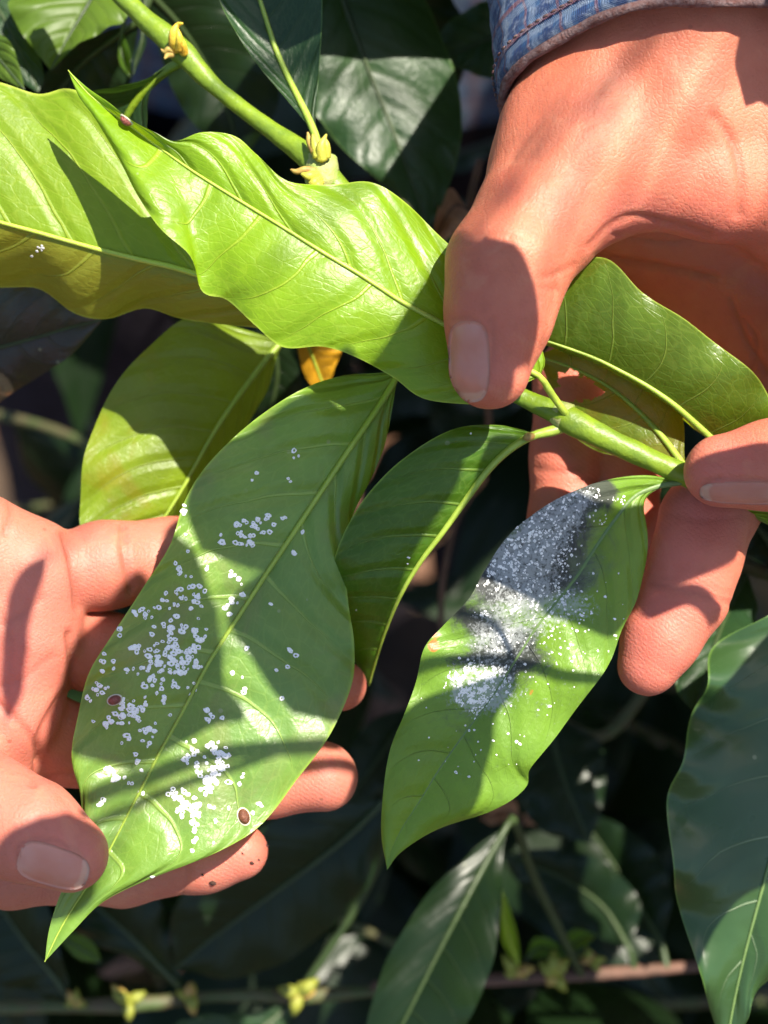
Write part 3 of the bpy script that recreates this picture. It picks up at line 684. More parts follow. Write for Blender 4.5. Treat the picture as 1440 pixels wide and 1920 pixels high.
# ------------------------------------------------------------------ hands (implicit surface -> mesh)
def seg_cone(p, a, ra, b, rb):
    a, b = np.asarray(a, np.float32), np.asarray(b, np.float32)
    ab = b - a; L2 = float(ab @ ab) + 1e-6
    ap = p - a
    t = np.clip((ap @ ab) / L2, 0, 1)
    d = np.linalg.norm(ap - t[..., None] * ab, axis=-1)
    return d - (ra + (rb - ra) * t)

def smin(a, b, k):
    h = np.maximum(k - np.abs(a - b), 0) / k
    return np.minimum(a, b) - h * h * k * 0.25

def surface_nets(vol, org, h):
    nx, ny, nz = vol.shape
    s = vol < 0
    c = [s[i:nx - 1 + i, j:ny - 1 + j, k:nz - 1 + k] for i in (0, 1) for j in (0, 1) for k in (0, 1)]
    cnt = sum(x.astype(np.int8) for x in c)
    act = (cnt > 0) & (cnt < 8)
    idx = np.argwhere(act)
    off = np.array([(i, j, k) for i in (0, 1) for j in (0, 1) for k in (0, 1)])
    val = np.stack([vol[idx[:, 0] + o[0], idx[:, 1] + o[1], idx[:, 2] + o[2]] for o in off], 1)
    acc = np.zeros((len(idx), 3)); n = np.zeros(len(idx))
    for a in range(8):
        for b in range(a + 1, 8):
            if np.abs(off[a] - off[b]).sum() != 1: continue
            va, vb = val[:, a], val[:, b]
            m = (va < 0) != (vb < 0)
            t = np.where(m, va / np.where(m, va - vb, 1), 0)
            acc += m[:, None] * (off[a] + t[:, None] * (off[b] - off[a])); n += m
    verts = org + (idx + acc / n[:, None]) * h
    vid = -np.ones(act.shape, np.int64); vid[act] = np.arange(len(idx))
    faces = []
    for ax in range(3):
        u, w_ = (ax + 1) % 3, (ax + 2) % 3
        sl0 = [slice(None)] * 3; sl1 = [slice(None)] * 3
        sl0[ax] = slice(0, -1); sl1[ax] = slice(1, None)
        chg = s[tuple(sl0)] != s[tuple(sl1)]
        e = np.argwhere(chg)
        e = e[(e[:, u] > 0) & (e[:, w_] > 0) & (e[:, u] < vol.shape[u] - 1) & (e[:, w_] < vol.shape[w_] - 1)]
        def at(du, dw):
            q = e.copy(); q[:, u] -= du; q[:, w_] -= dw
            return vid[q[:, 0], q[:, 1], q[:, 2]]
        quad = np.stack([at(1, 1), at(0, 1), at(0, 0), at(1, 0)], 1)
        inside = s[e[:, 0], e[:, 1], e[:, 2]]
        quad[~inside] = quad[~inside][:, ::-1]
        faces.append(quad)
    return verts, np.concatenate(faces)

def polydist(px, line):
    line = np.asarray(line, float)
    d = np.full(len(px), 1e9)
    for a, b in zip(line[:-1], line[1:]):
        ab = b - a; ap = px - a
        t = np.clip(ap @ ab / (ab @ ab + 1e-9), 0, 1)
        d = np.minimum(d, np.linalg.norm(ap - t[:, None] * ab, axis=1))
    return d

def build_hand(palm, fingers, lo, hi, h, kpalm, kf, creases, pinks, pads, ktip=2.0):
    lo = np.array(lo, float); hi = np.array(hi, float)
    n = np.ceil((hi - lo) / h).astype(int)
    g = [np.arange(n[i], dtype=np.float32) * h + lo[i] for i in range(3)]
    p = np.stack(np.meshgrid(*g, indexing='ij'), -1).astype(np.float32)
    def chain(segs, k):
        d = None
        for (a, b) in segs:
            e = seg_cone(p, P(*a[:3]), a[3], P(*b[:3]), b[3]).astype(np.float32)
            d = e if d is None else smin(d, e, k)
        return d
    pd = chain(palm, kpalm)
    tot = pd
    for fg, kk in fingers:
        fd = chain(list(zip(fg[:-1], fg[1:])), kf)
        tot = np.minimum(tot, smin(pd, fd, kk)) if kk > 0 else np.minimum(tot, fd)
    V, F = surface_nets(tot, lo, h)
    E = np.concatenate([F[:, [0, 1]], F[:, [1, 2]], F[:, [2, 3]], F[:, [3, 0]]])
    def smooth(V, it):
        for _ in range(it):
            s = np.zeros_like(V); c = np.zeros(len(V))
            for k in range(3):
                s[:, k] = np.bincount(E[:, 0], V[E[:, 1], k], len(V)) + np.bincount(E[:, 1], V[E[:, 0], k], len(V))
            c = np.bincount(E[:, 0], minlength=len(V)) + np.bincount(E[:, 1], minlength=len(V))
            V = V * 0.4 + 0.6 * s / c[:, None]
        return V
    V = smooth(V, 4)
    # normals
    fn = np.cross(V[F[:, 2]] - V[F[:, 0]], V[F[:, 3]] - V[F[:, 1]])
    nn = np.zeros_like(V)
    for k in range(4):
        for c in range(3): nn[:, c] += np.bincount(F[:, k], fn[:, c], len(V))
    nn /= np.linalg.norm(nn, axis=1)[:, None] + 1e-9
    px = topx(V)
    cz = np.zeros(len(V))
    front = np.clip(nn[:, 2] * 2 + 0.2, 0, 1)
    for (line, wd, dp) in creases:
        dd = polydist(px, cr(np.array(line, float), 20))
        e = np.exp(-(dd / wd)**2) * front
        cz = np.maximum(cz, e * min(1, dp * 1.3))
        V = V - nn * (dp * e)[:, None]
    pk = np.clip(sum(a * blob(px, (x, y, rx, ry, an)) for x, y, rx, ry, an, a in pinks), 0, 1) if pinks else np.zeros(len(V))
    pdm = np.clip(sum(a * blob(px, (x, y, rx, ry, an)) for x, y, rx, ry, an, a in pads), 0, 1) if pads else np.zeros(len(V))
    # soft unevenness of flesh
    un = np.array([mnoise.noise(Vector((q * 0.11).tolist())) for q in V])
    V = V + nn * (un * 0.35)[:, None]
    return V, F, nn, dict(crease=cz, pink=pk, pad=pdm)

def nail(bvh, cx, cy, hl, hw, ang, parent, mat, ex=3.2, nu=16, nv=12, lift=0.14, skew=0.0, taper=0.12):
    ca, sa = math.cos(R(ang)), math.sin(R(ang))
    V = []; top = []
    c0 = None
    def cast(x, y):
        p0, p1 = P(x, y, 60), P(x, y, -80)
        return bvh.ray_cast(Vector(p0), Vector(p1 - p0).normalized())
    pts = {}
    for i in range(nu + 1):
        for j in range(nv + 1):
            a = -1 + 2 * i / nu; b = -1 + 2 * j / nv
            # square -> superellipse
            m = (abs(a)**ex + abs(b)**ex)**(1 / ex); mm = max(abs(a), abs(b))
            k = mm / m if m > 1e-6 else 1
            u, w_ = a * k, b * k * (1 - taper * a)
            u += skew * w_ * w_
            s = 1.0
            for _ in range(12):
                x = cx + s * (u * hl * ca - w_ * hw * sa); y = cy + s * (u * hl * sa + w_ * hw * ca)
                hit = cast(x, y)
                if hit[0] is not None: break
                s *= 0.93
            if hit[0] is None: hit = cast(cx, cy)
            nrm = np.array(hit[1]); nrm = nrm if nrm[2] > 0 else -nrm
            edge = max(abs(a), abs(b))
            li = lift * (1 - 0.75 * max(0, edge - 0.8) / 0.2) * (1.6 if a > 0.8 else 1)
            V.append(np.array(hit[0]) + nrm * li)
    nc = nv + 1
    F = [(i * nc + j, (i + 1) * nc + j, (i + 1) * nc + j + 1, i * nc + j + 1) for i in range(nu) for j in range(nv)]
    V = np.array(V)
    # lower skin so that the plate has thickness
    nV = len(V)
    V2 = V - np.array([0, 0, 0.5])
    rimi = [i * nc for i in range(nu + 1)] + [nu * nc + j for j in range(1, nc)] + [i * nc + nv for i in range(nu - 1, -1, -1)] + [j for j in range(nv - 1, 0, -1)]
    for a, b in zip(rimi, rimi[1:] + rimi[:1]): F.append((a, b, b + nV, a + nV))
    nuv = np.array([(i / nu, j / nv) for i in range(nu + 1) for j in range(nv + 1)] * 2)
    return mk('fingernail', W(np.concatenate([V, V2])), F, mat, parent, nuv)

person = empty('person', (0.0, 0.46, 0.0), 'person in a blue plaid shirt and dark trousers holding the coffee leaves with both hands', 'person')

# hand that grips the stem: thumb on top, wrist at the top
palmR = [((1350, -260, -38, 19), (1175, 40, -12, 19)), ((1500, -260, -38, 19), (1345, 40, -12, 19.5)), ((1420, -260, -36, 19), (1260, 50, -8.5, 20)), ((1175, 40, -12, 19), (1078, 310, -2, 15.0)), ((1345, 40, -12, 19.5), (1490, 330, -6, 15)),
         ((1255, 60, -8.5, 20), (1270, 240, -5, 15.5)), ((1230, 240, -4, 14), (1130, 330, 0, 9)), ((1290, 240, -5, 14), (1330, 330, -1, 9)),
         ((1100, 335, 1, 8), (1210, 345, 1.5, 6.2)), ((1210, 345, 1.5, 6.2), (1330, 365, 0, 6.8)), ((1330, 365, 0, 6.8), (1450, 370, -5, 9)),
         ((1270, 340, -24, 12), (1500, 560, -30, 17)), ((1190, 420, -30, 11), (1330, 560, -38, 13)),
         ((1330, 540, -38, 13), (1490, 760, -36, 16)), ((1150, 468, -26, 5.0), (1400, 474, -24, 6)), ((1150, 380, -18, 10), (1300, 410, -22, 10))]
fingR = [([(1080, 300, -2, 15.2), (1010, 410, 5, 11.6), (952, 500, 10, 10.7), (936, 590, 12, 9.4), (918, 690, 12, 7.6)], 5.0),
         ([(1490, 330, -8, 14), (1660, 600, 2, 10.5), (1570, 850, 5, 8.6), (1450, 874, 5, 8.0), (1353, 884, 4, 6.9)], 4.0),
         ([(1480, 720, -34, 11), (1400, 870, -23, 9), (1323, 975, -13, 8.5), (1305, 1045, -10, 8.3), (1283, 1120, -9, 7.8), (1240, 1195, -8, 7.3), (1217, 1247, -8, 6.0)], 3.0),
         ([(1180, 560, -38, 9), (1075, 720, -34, 7.8), (1066, 850, -32, 7.6), (1060, 980, -30, 7.4), (1085, 1090, -28, 6.5)], 3.0),
         ([(1270, 620, -40, 9.5), (1172, 760, -36, 8.4), (1163, 870, -34, 8.2), (1160, 980, -32, 7.8), (1180, 1080, -30, 6.6)], 3.0)]
cre = [([(1105, 462), (1140, 425), (1190, 405), (1260, 420), (1330, 440)], 7, 0.5), ([(1340, 215), (1375, 270), (1390, 340), (1385, 400)], 9, 0.6),
       ([(1370, 560), (1400, 640), (1440, 700)], 6, 0.5), ([(1120, 480), (1230, 500), (1340, 520)], 8, 0.6), ([(1395, 600), (1420, 640), (1400, 720)], 5, 0.4),
       ([(1150, 440), (1250, 455), (1330, 445)], 5, 0.35),
       ([(1015, 655), (1040, 560), (1050, 510)], 5, 0.2), ([(1020, 520), (1050, 512), (1075, 498)], 5, 0.35), ([(1018, 540), (1048, 545)], 4, 0.25),
       ([(850, 455), (900, 440), (960, 445)], 6, 0.22), ([(870, 480), (920, 470), (970, 478)], 5, 0.18), ([(960, 300), (1000, 250), (1060, 200)], 6, 0.22), ([(945, 330), (975, 270), (1020, 220)], 5, 0.18), ([(965, 360), (1010, 300), (1050, 260)], 5, 0.15),
       ([(1245, 960), (1320, 975), (1400, 965)], 5, 0.15), ([(1222, 1095), (1290, 1110), (1365, 1130)], 7, 0.45), ([(1218, 1080), (1290, 1092), (1368, 1112)], 5, 0.25),
       ([(1010, 880), (1050, 885), (1090, 878)], 6, 0.4), ([(1090, 900), (1150, 905), (1230, 900)], 6, 0.4), ([(1310, 935), (1325, 905), (1345, 898)], 6, 0.45), ([(1345, 898), (1400, 900), (1445, 902)], 5, 0.3),
       ([(922, 600), (925, 660), (912, 720)], 5, 0.35), ([(850, 598), (880, 596), (915, 628)], 5, 0.3)]
pinkR = [(1350, 560, 160, 170, 0, 1.0), (1260, 1080, 130, 260, 0, .9), (1220, 1240, 80, 80, 0, .6), (1350, 880, 120, 90, 0, .8), (920, 680, 110, 110, 0, .55), (1100, 850, 140, 200, 0, .9), (1230, 430, 130, 60, 0, .8), (1180, 400, 60, 40, 0, .5)]
padR = [(1280, 1100, 120, 230, 0, 1.0), (1220, 1230, 80, 90, 0, .6), (1100, 850, 140, 200, 0, 1.0), (1330, 870, 60, 50, 0, .5), (1350, 600, 130, 170, 0, .6)]
VR, FR, NR, atR = build_hand(palmR, fingR, (9, -38, -62), (104, 128, 30), 0.66, 6.0, 3.0, cre, pinkR, padR)
handR = mk('hand', W(VR), FR, M['skin'], person, attrs=atR)
handR['label'] = 'hand gripping the stem with its thumb on the leaf, wrist in a plaid cuff'
bvR = BVHTree.FromPolygons([tuple(x) for x in VR], FR.tolist())
nail(bvR, 880, 678, 76, 38, 88, handR, M['nail'], taper=0.05)
nail(bvR, 1392, 924, 80, 21, 181, handR, M['nail'], taper=0.1)

# open hand under the dotted leaf: fingers run to the right behind the leaf
palmL = [((-560, 1180, -16, 21), (55, 1075, -14, 11.2)), ((-560, 1180, -16, 21), (45, 1195, -15, 11.5)), ((-560, 1260, -16, 21), (10, 1330, -15, 11.5)), ((-560, 1290, -16, 21), (-30, 1470, -18, 11)),
         ((-560, 1260, -12, 20), (-250, 1400, -4, 15)), ((-40, 1010, -10, 9), (-200, 1060, -12, 14)), ((-250, 1400, -4, 15), (-90, 1500, 3, 11))]
fingL = [([(95, 1078, -17, 7.6), (195, 1060, -20, 8.4), (330, 1046, -26, 7.9), (470, 1085, -24, 7), (560, 1150, -24, 6.0)], 1.3),
         ([(70, 1212, -18, 8), (190, 1222, -24, 7.7), (350, 1240, -27, 7.8), (520, 1270, -26, 7.0), (641, 1286, -24, 5.2)], 1.3),
         ([(50, 1350, -19, 8), (120, 1395, -24, 7.9), (330, 1432, -26, 7.9), (500, 1456, -23, 7.8), (604, 1456, -21, 7.0)], 1.3),
         ([(-40, 1500, -20, 10), (20, 1630, -20, 7.2), (230, 1638, -23, 6.3), (380, 1612, -21, 6.2), (450, 1597, -20, 5.6)], 1.3),
         ([(-90, 1500, 3, 11), (-20, 1530, 8, 10), (60, 1560, 11, 8.8), (132, 1602, 11, 7.0)], 4.0)]
creL = [([(122, 1000), (135, 1050), (142, 1100), (148, 1140)], 8, 1.2), ([(228, 985), (232, 1040), (245, 1110)], 6, 0.8), ([(236, 985), (241, 1040), (252, 1100)], 4, 0.3),
        ([(0, 1320), (30, 1350), (60, 1385), (72, 1420), (60, 1470)], 7, 0.6), ([(75, 1430), (78, 1380), (110, 1320), (125, 1300)], 9, 1.1), ([(130, 1300), (135, 1240), (130, 1190)], 8, 0.9),
        ([(-20, 1180), (30, 1160), (80, 1120)], 7, 0.25), ([(-20, 1290), (40, 1275), (100, 1230)], 7, 0.25), ([(10, 1000), (20, 960), (18, 930)], 6, 0.5), ([(0, 1150), (20, 1200), (15, 1300)], 6, 0.2),
        ([(100, 1480), (120, 1500), (140, 1525)], 4, 0.2), ([(35, 1620), (30, 1590), (70, 1574), (140, 1592), (168, 1640), (160, 1668)], 5, 0.35),
        ([(60, 1470), (100, 1455), (150, 1450)], 5, 0.3), ([(345, 1600), (350, 1640), (340, 1690)], 5, 0.25)]
pinkL = [(60, 1220, 140, 160, 0, .75), (220, 1050, 140, 110, 0, .8), (120, 1400, 150, 140, 0, .9), (600, 1450, 90, 100, 0, .9), (660, 1290, 60, 80, 0, 1), (430, 1600, 140, 90, 0, .8), (110, 1600, 120, 80, 0, .6)]
padL = [(600, 1450, 120, 110, 0, 1.0), (420, 1600, 200, 100, 0, 1.0), (220, 1050, 130, 110, 0, .7), (150, 1560, 70, 60, 30, .8), (60, 1200, 120, 200, 0, .4), (660, 1290, 60, 80, 0, 1)]
VL, FL, NL, atL = build_hand(palmL, fingL, (-150, -86, -52), (8, 12, 24), 0.66, 6.0, 3.0, creL, pinkL, padL)
handL = mk('hand', W(VL), FL, M['skin_palm'], person, attrs=atL)
handL['label'] = 'open hand with dirt specks cradling the white dotted leaf'
bvL = BVHTree.FromPolygons([tuple(x) for x in VL], FL.tolist())
nail(bvL, 100, 1624, 68, 37, 17, handL, M['nail'], taper=0.06)
for (x, y, r_) in ((399, 1655, 0.62), (472, 1618, 0.4), (500, 1585, 0.35), (380, 1640, 0.25), (455, 1600, 0.2), (485, 1612, 0.22)):
    p0, p1 = P(x, y, 60), P(x, y, -80)
    h_ = bvL.ray_cast(Vector(p0), Vector(p1 - p0).normalized())
    if h_[0] is None: continue
    c = np.array(h_[0])
    v, f, uv = tube([c + (-r_, 0.1, 0), c + (0, 0, 0.15), c + (r_ * 0.9, -0.2, 0)], (r_ * 0.5, r_ * 0.8, r_ * 0.4), 6, 7, lump=0.5, seed=x)
    mk('dirt_speck', W(v), f, M['crumb'], handL)

# sleeve, shirt and trousers
def loft(rings, closed=True):
    rings = np.asarray(rings); n, s = rings.shape[:2]
    v = rings.reshape(-1, 3)
    f = [(i * s + k, i * s + (k + 1) % s, (i + 1) * s + (k + 1) % s, (i + 1) * s + k) for i in range(n - 1) for k in range(s)]
    uv = np.array([(k / s, i / (n - 1)) for i in range(n) for k in range(s)])
    return v, f, uv
def arm_sleeve(c0, ex, ev, path, radii, name_seed, ncuff=8):
    """c0: cuff centre, ex/ev: half axes of the opening (mm plane coords); path: world points for elbow, shoulder"""
    seg = 64
    th = np.linspace(0, 2 * math.pi, seg, endpoint=False)
    nrm = np.cross(ex, ev); nrm /= np.linalg.norm(nrm)
    if nrm[1] < 0: nrm = -nrm
    rings = []
    def ring(c, a, b, k, ph):
        w_ = 1 + 0.035 * np.sin(3 * th + ph) + 0.02 * np.sin(7 * th + 2 * ph)
        return c + k * (np.cos(th) * w_)[:, None] * a + k * (np.sin(th) * w_)[:, None] * b
    # folded hem: inner wall, rim, outer wall
    rings.append(ring(c0 + nrm * 9, ex, ev, 0.93, 0.3))
    rings.append(ring(c0 + nrm * 1, ex, ev, 0.965, 0.3))
    rings.append(ring(c0 - nrm * 0.4, ex, ev, 1.0, 0.3))
    rings.append(ring(c0 + nrm * 1.2, ex, ev, 1.035, 0.3))
    for q in np.linspace(4, 26, 8): rings.append(ring(c0 + nrm * q, ex, ev, 1.03 + 0.012 * math.sin(q), 0.3))
    return rings, nrm
cR = P(1272, 196, -8); exR = np.array([34.0, 1.5, 0.0]); evR = np.array([1.0, 13.5, 25.5])
rings, nR = arm_sleeve(cR, exR, evR, None, None, 0)
v, f, uv = loft(rings)
mmW = W(v)
shirt = None
def finish_sleeve(rings, nrm, ex, ev, c0, elbow, shoulder, seg=64):
    """carry the sleeve on from the cuff to elbow and shoulder, in world metres"""
    th = np.linspace(0, 2 * math.pi, seg, endpoint=False)
    wr = [W(r) for r in rings]
    start = W(c0 + nrm * 26); 
    path = cr(np.array([start, start * 0.6 + elbow * 0.4, elbow, elbow * 0.5 + shoulder * 0.5 + np.array([0, 0.01, 0]), shoulder]), 26)
    T = np.gradient(path, axis=0); T /= np.linalg.norm(T, axis=1)[:, None]
    exw = (W(ex) - W(np.zeros(3))); exw /= np.linalg.norm(exw)
    a = exw
    for i in range(1, 26):
        a = a - T[i] * (a @ T[i]); a /= np.linalg.norm(a); b = np.cross(T[i], a)
        if b @ (W(ev) - W(np.zeros(3))) < 0 and i == 1: b = -b
        k = i / 25
        r = 0.037 + 0.03 * k
        wob = 1 + 0.05 * np.sin(3 * th + i * 0.9) + 0.04 * np.sin(5 * th - i * 1.7)
        sgn = 1
        rw = path[i] + (r * wob * np.cos(th))[:, None] * a + (r * wob * np.sin(th))[:, None] * (b if np.dot(np.cross(T[i], a), b) > 0 else b)
        wr.append(rw)
    return wr
eR = np.array([0.26, 0.32, 1.12]); sR = np.array([0.20, 0.50, 1.40])
wrR = finish_sleeve(rings, nR, exR, evR, cR, eR, sR)

def bodyring(c, rx, ry, seg, ph, amp):
    th = np.linspace(0, 2 * math.pi, seg, endpoint=False)
    w_ = 1 + amp * (np.sin(5 * th + ph) * 0.6 + np.sin(9 * th - 2 * ph) * 0.4)
    return np.stack([c[0] + rx * w_ * np.cos(th), c[1] + ry * w_ * np.sin(th), np.full(seg, c[2])], 1)
rs = []
for z in np.linspace(0.80, 1.46, 22):
    k = (z - 0.80) / 0.66
    rx = np.interp(k, [0, .3, .7, .88, 1], [0.185, 0.165, 0.19, 0.20, 0.07]); ry = np.interp(k, [0, .3, .7, .88, 1], [0.125, 0.112, 0.12, 0.10, 0.06])
    rs.append(bodyring((0.0, 0.50, z), rx, ry, 64, z * 22, 0.045 * (1 - 0.6 * k)))
v, f, uv = loft(rs)
shirt = mk('shirt', v, f, M['plaid'], person, uv)
v, f, uv = loft(wrR)
cuffo = mk('sleeve', v, f, M['plaid'], shirt, np.stack([uv[:, 0] * 1.2, np.concatenate([np.linspace(0, .10, len(rings)), np.linspace(.12, 1, 25)])[np.arange(len(v)) // 64]], 1))
# stitched edge cord of the cuff
th = np.linspace(0, 2 * math.pi, 121)
w_ = 1 + 0.035 * np.sin(3 * th + 0.3) + 0.02 * np.sin(7 * th + 0.6)
hp = cR - nR * 0.6 + (np.cos(th) * w_)[:, None] * exR * 1.003 + (np.sin(th) * w_)[:, None] * evR * 1.003
v, f, uv = tube(hp, np.full(len(hp), 0.95), 260, 8, cap=False, lump=0.5)
mk('cuff_hem', W(v), f, M['hem'], shirt)
for k, sc in ((5, 1.05),):
    hp2 = cR + nR * k + (np.cos(th) * w_)[:, None] * exR * sc + (np.sin(th) * w_)[:, None] * evR * sc
    V = []; F = []
    for i in range(0, 120):
        a, b = hp2[i] * 0.8 + hp2[i + 1] * 0.2, hp2[i] * 0.25 + hp2[i + 1] * 0.75
        tv, tf, _ = tube([a, (a + b) / 2, b], (0.2, 0.3, 0.2), 3, 5)
        F += [tuple(x + len(V) for x in q) for q in tf]; V += list(tv)
    o = mk('cuff_stitching', W(np.array(V)), F, M['hem'], shirt); o['kind'] = 'stuff'
# second sleeve (arm of the open hand)
cL = np.array([-148.0, -24.0, -14.0]); exL = np.array([4.0, 33.0, 0.0]); evL = np.array([10.0, 0.0, 34.0])
nL = np.array([-0.95, 0.1, -0.28]); nL /= np.linalg.norm(nL)
th = np.linspace(0, 2 * math.pi, 64, endpoint=False)
rl = []
for q, k in ((9, .93), (1, .965), (-.4, 1.0), (1.2, 1.035), (8, 1.04), (16, 1.03), (24, 1.04)):
    rl.append(cL + nL * q + k * np.cos(th)[:, None] * exL + k * np.sin(th)[:, None] * evL)
wrL = finish_sleeve(rl, nL, exL, evL, cL, np.array([-0.34, 0.30, 1.06]), np.array([-0.20, 0.50, 1.40]))
v, f, uv = loft(wrL)
mk('sleeve', v, f, M['plaid'], shirt, uv * np.array([1.2, 1.0]))
# trousers: one mesh, seat and two legs
V = []; F = []
def addloft(rs):
    v, f, _ = loft(rs)
    b = len(V); V.extend(v.tolist()); F.extend([tuple(x + b for x in q) for q in f])
addloft([bodyring((0, 0.50, z), rx, ry, 48, z * 30, 0.02) for z, rx, ry in ((0.98, .155, .105), (0.9, .165, .11), (0.82, .17, .112), (0.76, .165, .105), (0.72, .12, .08))])
for sx in (-1, 1):
    addloft([bodyring((sx * (0.115 + 0.05 * (0.8 - z)), 0.50, z), r, r * 1.05, 48, z * 26 + sx, 0.05) for z, r in zip(np.linspace(0.80, 0.03, 22), np.interp(np.linspace(0, 1, 22), [0, .5, 1], [0.125, 0.112, 0.10]))])
mk('trousers', V, F, M['trousers'], person)
# boots
for sx in (-1, 1):
    x0 = sx * 0.152
    rs = [bodyring((x0, 0.50 - dy, z), rx, ry, 32, 0, 0.0) for z, rx, ry, dy in ((0.012, .052, .135, .06), (0.03, .054, .137, .06), (0.06, .05, .125, .055), (0.09, .045, .09, .03), (0.13, .05, .06, 0.0), (0.16, .05, .055, 0))]
    v, f, uv = loft(rs); f.append(tuple(range(31, -1, -1)))
    mk('boot', v, f, M['bark'], person)

# ------------------------------------------------------------------ branches behind the hands
def bg_leaf(rows, zm, za, zb, parent, mat='deep', rib='rib_dark', ribr=(0.9, 0.25), pet=None, label=None, nu=40, nv=10, rip=0.9, arch=(1.2, 1.2), rph=0.0, rf=5.0):
    return leaf_obj('leaf', expand(rows), zm, za, zb, M[mat], parent, M[rib], nu=nu, nv=nv, rip=rip, rph=rph, rf=rf, arch=arch, ribr=ribr, petiole=pet, label=label)
def stem_part(parent, pts, rad, mat='stem_dark', name='stem', n=60, seg=12, lump=0.15):
    v, f, uv = tube([P(*p) for p in pts], rad, n, seg, lump=lump)
    return mk(name, W(v), f, M[mat], parent, uv)

# leaves at the upper left, behind the held stem
b = empty('coffee_branch', W(P(300, -150, -70)), 'coffee branch with shaded green leaves behind the orange stipules', 'branch')
stem_part(b, [(420, -300, -90), (320, -170, -74), (250, -80, -62), (60, -120, -60), (-120, -160, -60)], (2.5, 2.4, 2.2, 2.0, 1.8))
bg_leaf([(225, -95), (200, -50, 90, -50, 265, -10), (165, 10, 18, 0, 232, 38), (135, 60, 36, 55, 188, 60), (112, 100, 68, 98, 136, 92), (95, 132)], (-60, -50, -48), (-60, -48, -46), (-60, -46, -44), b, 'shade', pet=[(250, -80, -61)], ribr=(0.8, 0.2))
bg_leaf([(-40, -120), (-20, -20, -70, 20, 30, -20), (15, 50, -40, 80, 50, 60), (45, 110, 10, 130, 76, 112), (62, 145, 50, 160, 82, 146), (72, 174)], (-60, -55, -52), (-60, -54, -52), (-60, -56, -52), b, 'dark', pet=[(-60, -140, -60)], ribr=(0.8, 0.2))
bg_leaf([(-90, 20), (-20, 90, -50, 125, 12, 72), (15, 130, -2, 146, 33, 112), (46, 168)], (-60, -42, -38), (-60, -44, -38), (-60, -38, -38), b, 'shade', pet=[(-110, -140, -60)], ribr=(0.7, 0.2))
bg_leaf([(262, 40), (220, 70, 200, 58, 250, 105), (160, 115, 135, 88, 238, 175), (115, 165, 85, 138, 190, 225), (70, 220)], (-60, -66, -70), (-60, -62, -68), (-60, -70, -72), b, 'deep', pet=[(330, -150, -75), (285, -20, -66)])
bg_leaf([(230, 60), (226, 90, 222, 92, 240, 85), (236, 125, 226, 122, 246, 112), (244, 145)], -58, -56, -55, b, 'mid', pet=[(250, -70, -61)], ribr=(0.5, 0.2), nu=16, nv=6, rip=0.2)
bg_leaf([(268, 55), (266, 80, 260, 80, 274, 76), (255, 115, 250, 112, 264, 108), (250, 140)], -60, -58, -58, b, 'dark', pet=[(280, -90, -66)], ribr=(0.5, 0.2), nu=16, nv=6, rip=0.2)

bg_leaf([(250, -40), (330, 40, 290, 60, 400, -20), (390, 130, 320, 160, 500, 90), (430, 220, 370, 240, 520, 200), (455, 300)], (-66, -80, -86), (-66, -80, -86), (-66, -76, -84), b, 'deep', pet=[(290, -130, -70)])  # dark leaf added to blacken the gap beside the held stem
# leaves between the held stem and the wrist
b = empty('coffee_branch', W(P(700, -300, -80)), 'coffee branch with a large dark leaf between the green stem and the wrist', 'branch')
stem_part(b, [(560, -420, -80), (610, -170, -62), (800, -120, -90), (1010, -20, -95), (1120, 20, -100)], (2.4, 2.3, 2.2, 2.0, 1.6))
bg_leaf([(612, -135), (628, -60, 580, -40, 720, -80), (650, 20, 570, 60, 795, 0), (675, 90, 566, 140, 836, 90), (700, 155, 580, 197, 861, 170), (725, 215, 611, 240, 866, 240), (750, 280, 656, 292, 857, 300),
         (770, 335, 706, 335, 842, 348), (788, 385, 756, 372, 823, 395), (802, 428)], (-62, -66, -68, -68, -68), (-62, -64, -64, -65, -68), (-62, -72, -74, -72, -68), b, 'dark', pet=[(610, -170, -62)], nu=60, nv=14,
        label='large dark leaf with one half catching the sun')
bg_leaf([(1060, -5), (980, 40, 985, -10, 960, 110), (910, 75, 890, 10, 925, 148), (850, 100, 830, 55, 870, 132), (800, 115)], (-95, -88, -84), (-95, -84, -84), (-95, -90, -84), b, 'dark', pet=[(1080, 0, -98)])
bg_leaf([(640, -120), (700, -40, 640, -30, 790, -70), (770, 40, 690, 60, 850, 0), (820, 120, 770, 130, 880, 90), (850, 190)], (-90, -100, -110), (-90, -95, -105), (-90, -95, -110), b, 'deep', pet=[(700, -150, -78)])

# lower left: glossy bronze leaf and olive leaf
b = empty('coffee_branch', W(P(-300, 730, -55)), 'coffee branch with a bronze stained dark leaf beside dark trousers', 'branch')
stem_part(b, [(-520, 500, -60), (-380, 650, -58), (-270, 725, -54), (-200, 860, -60)], (2.2, 2.2, 2.0, 1.8))
bg_leaf([(-260, 720), (-180, 705, -170, 600, -180, 780), (-80, 675, -70, 545, -70, 795), (0, 652, 10, 537, 0, 754), (70, 633, 80, 541, 60, 713), (130, 615, 130, 570, 122, 676), (165, 606, 162, 590, 156, 642), (193, 599)],
        (-54, -44, -42, -40), (-54, -38, -36, -40), (-54, -50, -48, -40), b, 'rusty', pet=[(-275, 724, -54)], nu=50, nv=12, label='dark glossy leaf with bronze stains')
b = empty('coffee_branch', W(P(640, 560, -40)), 'coffee branch with an olive leaf half in sun above the index finger', 'branch')
stem_part(b, [(760, 430, -46), (660, 540, -42), (560, 620, -44), (500, 600, -60), (440, 560, -70)], (1.8, 1.8, 1.7, 1.5, 1.2))
